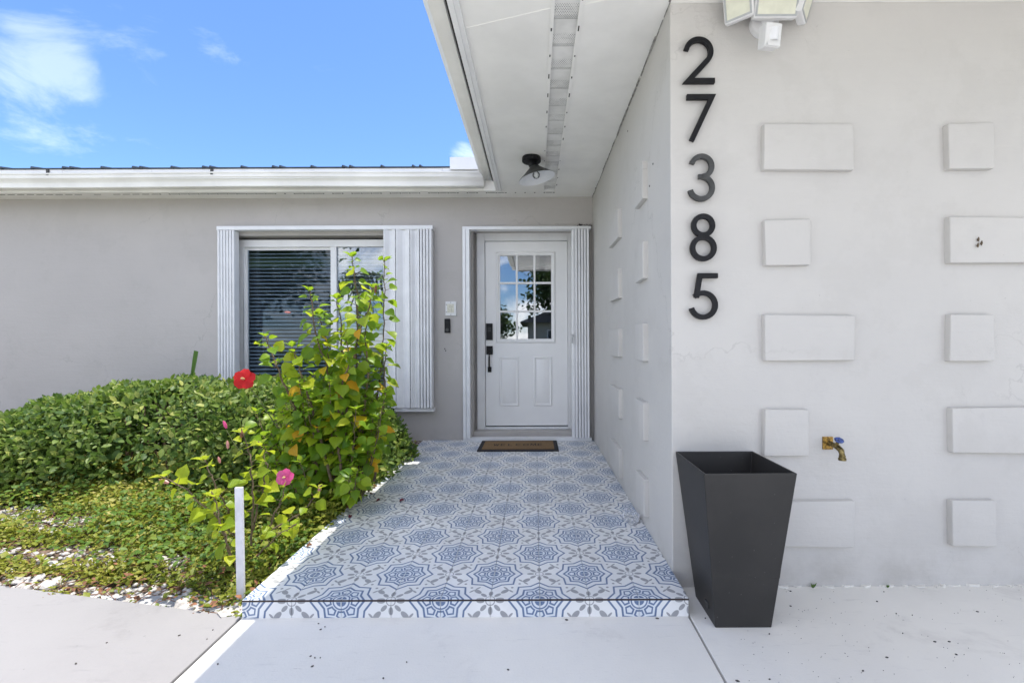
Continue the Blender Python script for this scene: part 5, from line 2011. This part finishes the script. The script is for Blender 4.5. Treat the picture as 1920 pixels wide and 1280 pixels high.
# ================================================================== ACROSS THE STREET (seen mirrored in the panes)
def tree(x, y, h, rad, seed, label, leaf=0.30, n=2600):
    r = np.random.default_rng(seed)
    t = empty('tree', (x, y, -0.14))
    tag(t, label, 'tree', 'trees across the street')
    tr = MB().tube([(0, 0, 0), (0.1, 0.05, h * 0.3), (0.0, 0.0, h * 0.6)], [0.22, 0.17, 0.08], 8)
    for k in range(6):
        a = k * 1.05
        tr.tube([(0.05, 0, h * 0.33), (math.cos(a) * rad * 0.4, math.sin(a) * rad * 0.4, h * 0.58), (math.cos(a) * rad * 0.75, math.sin(a) * rad * 0.75, h * 0.75)], [0.10, 0.06, 0.02], 6)
    part(tr, 'trunk', M['bark'], t)
    cl = r.normal(0, 1, (26, 3))
    cl /= np.linalg.norm(cl, axis=1, keepdims=True)
    cl *= r.uniform(0.4, 1.0, (26, 1))
    c = cl[r.integers(0, 26, n)] + r.normal(0, 0.17, (n, 3))
    P = c * np.array([rad, rad, h * 0.36]) + np.array([0, 0, h * 0.64])
    V, Q, tn = scatter(lt, lf, P, r.normal(0, 1, (n, 3)), r.normal(0, 0.6, (n, 3)) + np.array([0, 0, 1]), leaf * r.uniform(0.6, 1.3, n), np.clip(r.normal(0.45, 0.22, n), 0, 1))
    o = link('crown', np_mesh('crown', V, Q, M['tree'], tn), t)
    o['kind'] = 'stuff'
    return t


tree(2.3, -23.0, 8.2, 3.0, 1, 'broad dark tree across the street mirrored in the door glass', n=4200)
tree(-14.5, -14.0, 8.5, 4.2, 2, 'large dark tree across the street mirrored in the shaded window pane', n=4200)
tree(-21.0, -19.0, 10.5, 5.5, 3, 'tallest tree at the far end of the street', n=3600)
tree(-2.9, -19.0, 3.6, 1.5, 4, 'small bushy tree beside the house across the street', leaf=0.22, n=1800)
pt = empty('palm_tree', (-9.3, -14.0, -0.14))
tag(pt, 'palm tree with drooping fronds across the street', 'palm tree')
part(MB().tube([(0, 0, 0), (0.1, 0, 2.0), (0.0, 0.1, 4.6)], [0.17, 0.13, 0.11], 8), 'trunk', M['bark'], pt)
fr_ = MB()
rr = random.Random(2)
for k in range(22):
    a = k * 2.4
    ln = rr.uniform(1.3, 1.9)
    up = rr.uniform(-0.2, 1.0)
    pts = [Vector((math.cos(a) * ln * t, 0.1 + math.sin(a) * ln * t, 4.6 + up * ln * t - 1.1 * ln * t * t)) for t in np.linspace(0, 1, 8)]
    for i in range(1, 8):
        d = (pts[i] - pts[i - 1])
        s_ = d.cross(Vector((0, 0, 1))).normalized() * 0.42 * math.sin(math.pi * (i + 0.6) / 9)
        for sg in (-1, 1):
            fr_.add([pts[i - 1], pts[i - 1] + d * 0.35, pts[i] + s_ * sg + d * 0.5 - Vector((0, 0, 0.22)), pts[i - 1] + s_ * sg * 0.9 + d * 0.7 - Vector((0, 0, 0.2))], [(0, 1, 2, 3)])
part(fr_, 'frond', M['lawn'], pt)['kind'] = 'stuff'
fh = empty('neighbour_house', (5.5, -27.0, -0.14))
tag(fh, 'low beige house across the street with grey shingle roof', 'house')
part(MB().box(-6, 6, -4, 4, 0, 2.7), 'wall', M['farwall'], fh)
part(MB().add([(-6.6, -4.6, 2.6), (6.6, -4.6, 2.6), (6.6, 4.6, 2.6), (-6.6, 4.6, 2.6), (-3, 0, 4.3), (3, 0, 4.3)], [(0, 1, 5, 4), (1, 2, 5), (2, 3, 4, 5), (3, 0, 4), (3, 2, 1, 0)]), 'roof', M['shingle'], fh)
for a in (-4, -1.2, 1.8, 4.2):
    wn = part(MB().box(a - 0.6, a + 0.6, 3.98, 4.04, 0.9, 2.1), 'window', M['white'], fh)
    part(MB().box(a - 0.52, a + 0.52, 4.041, 4.06, 0.98, 2.02), 'pane', M['dark'], wn)
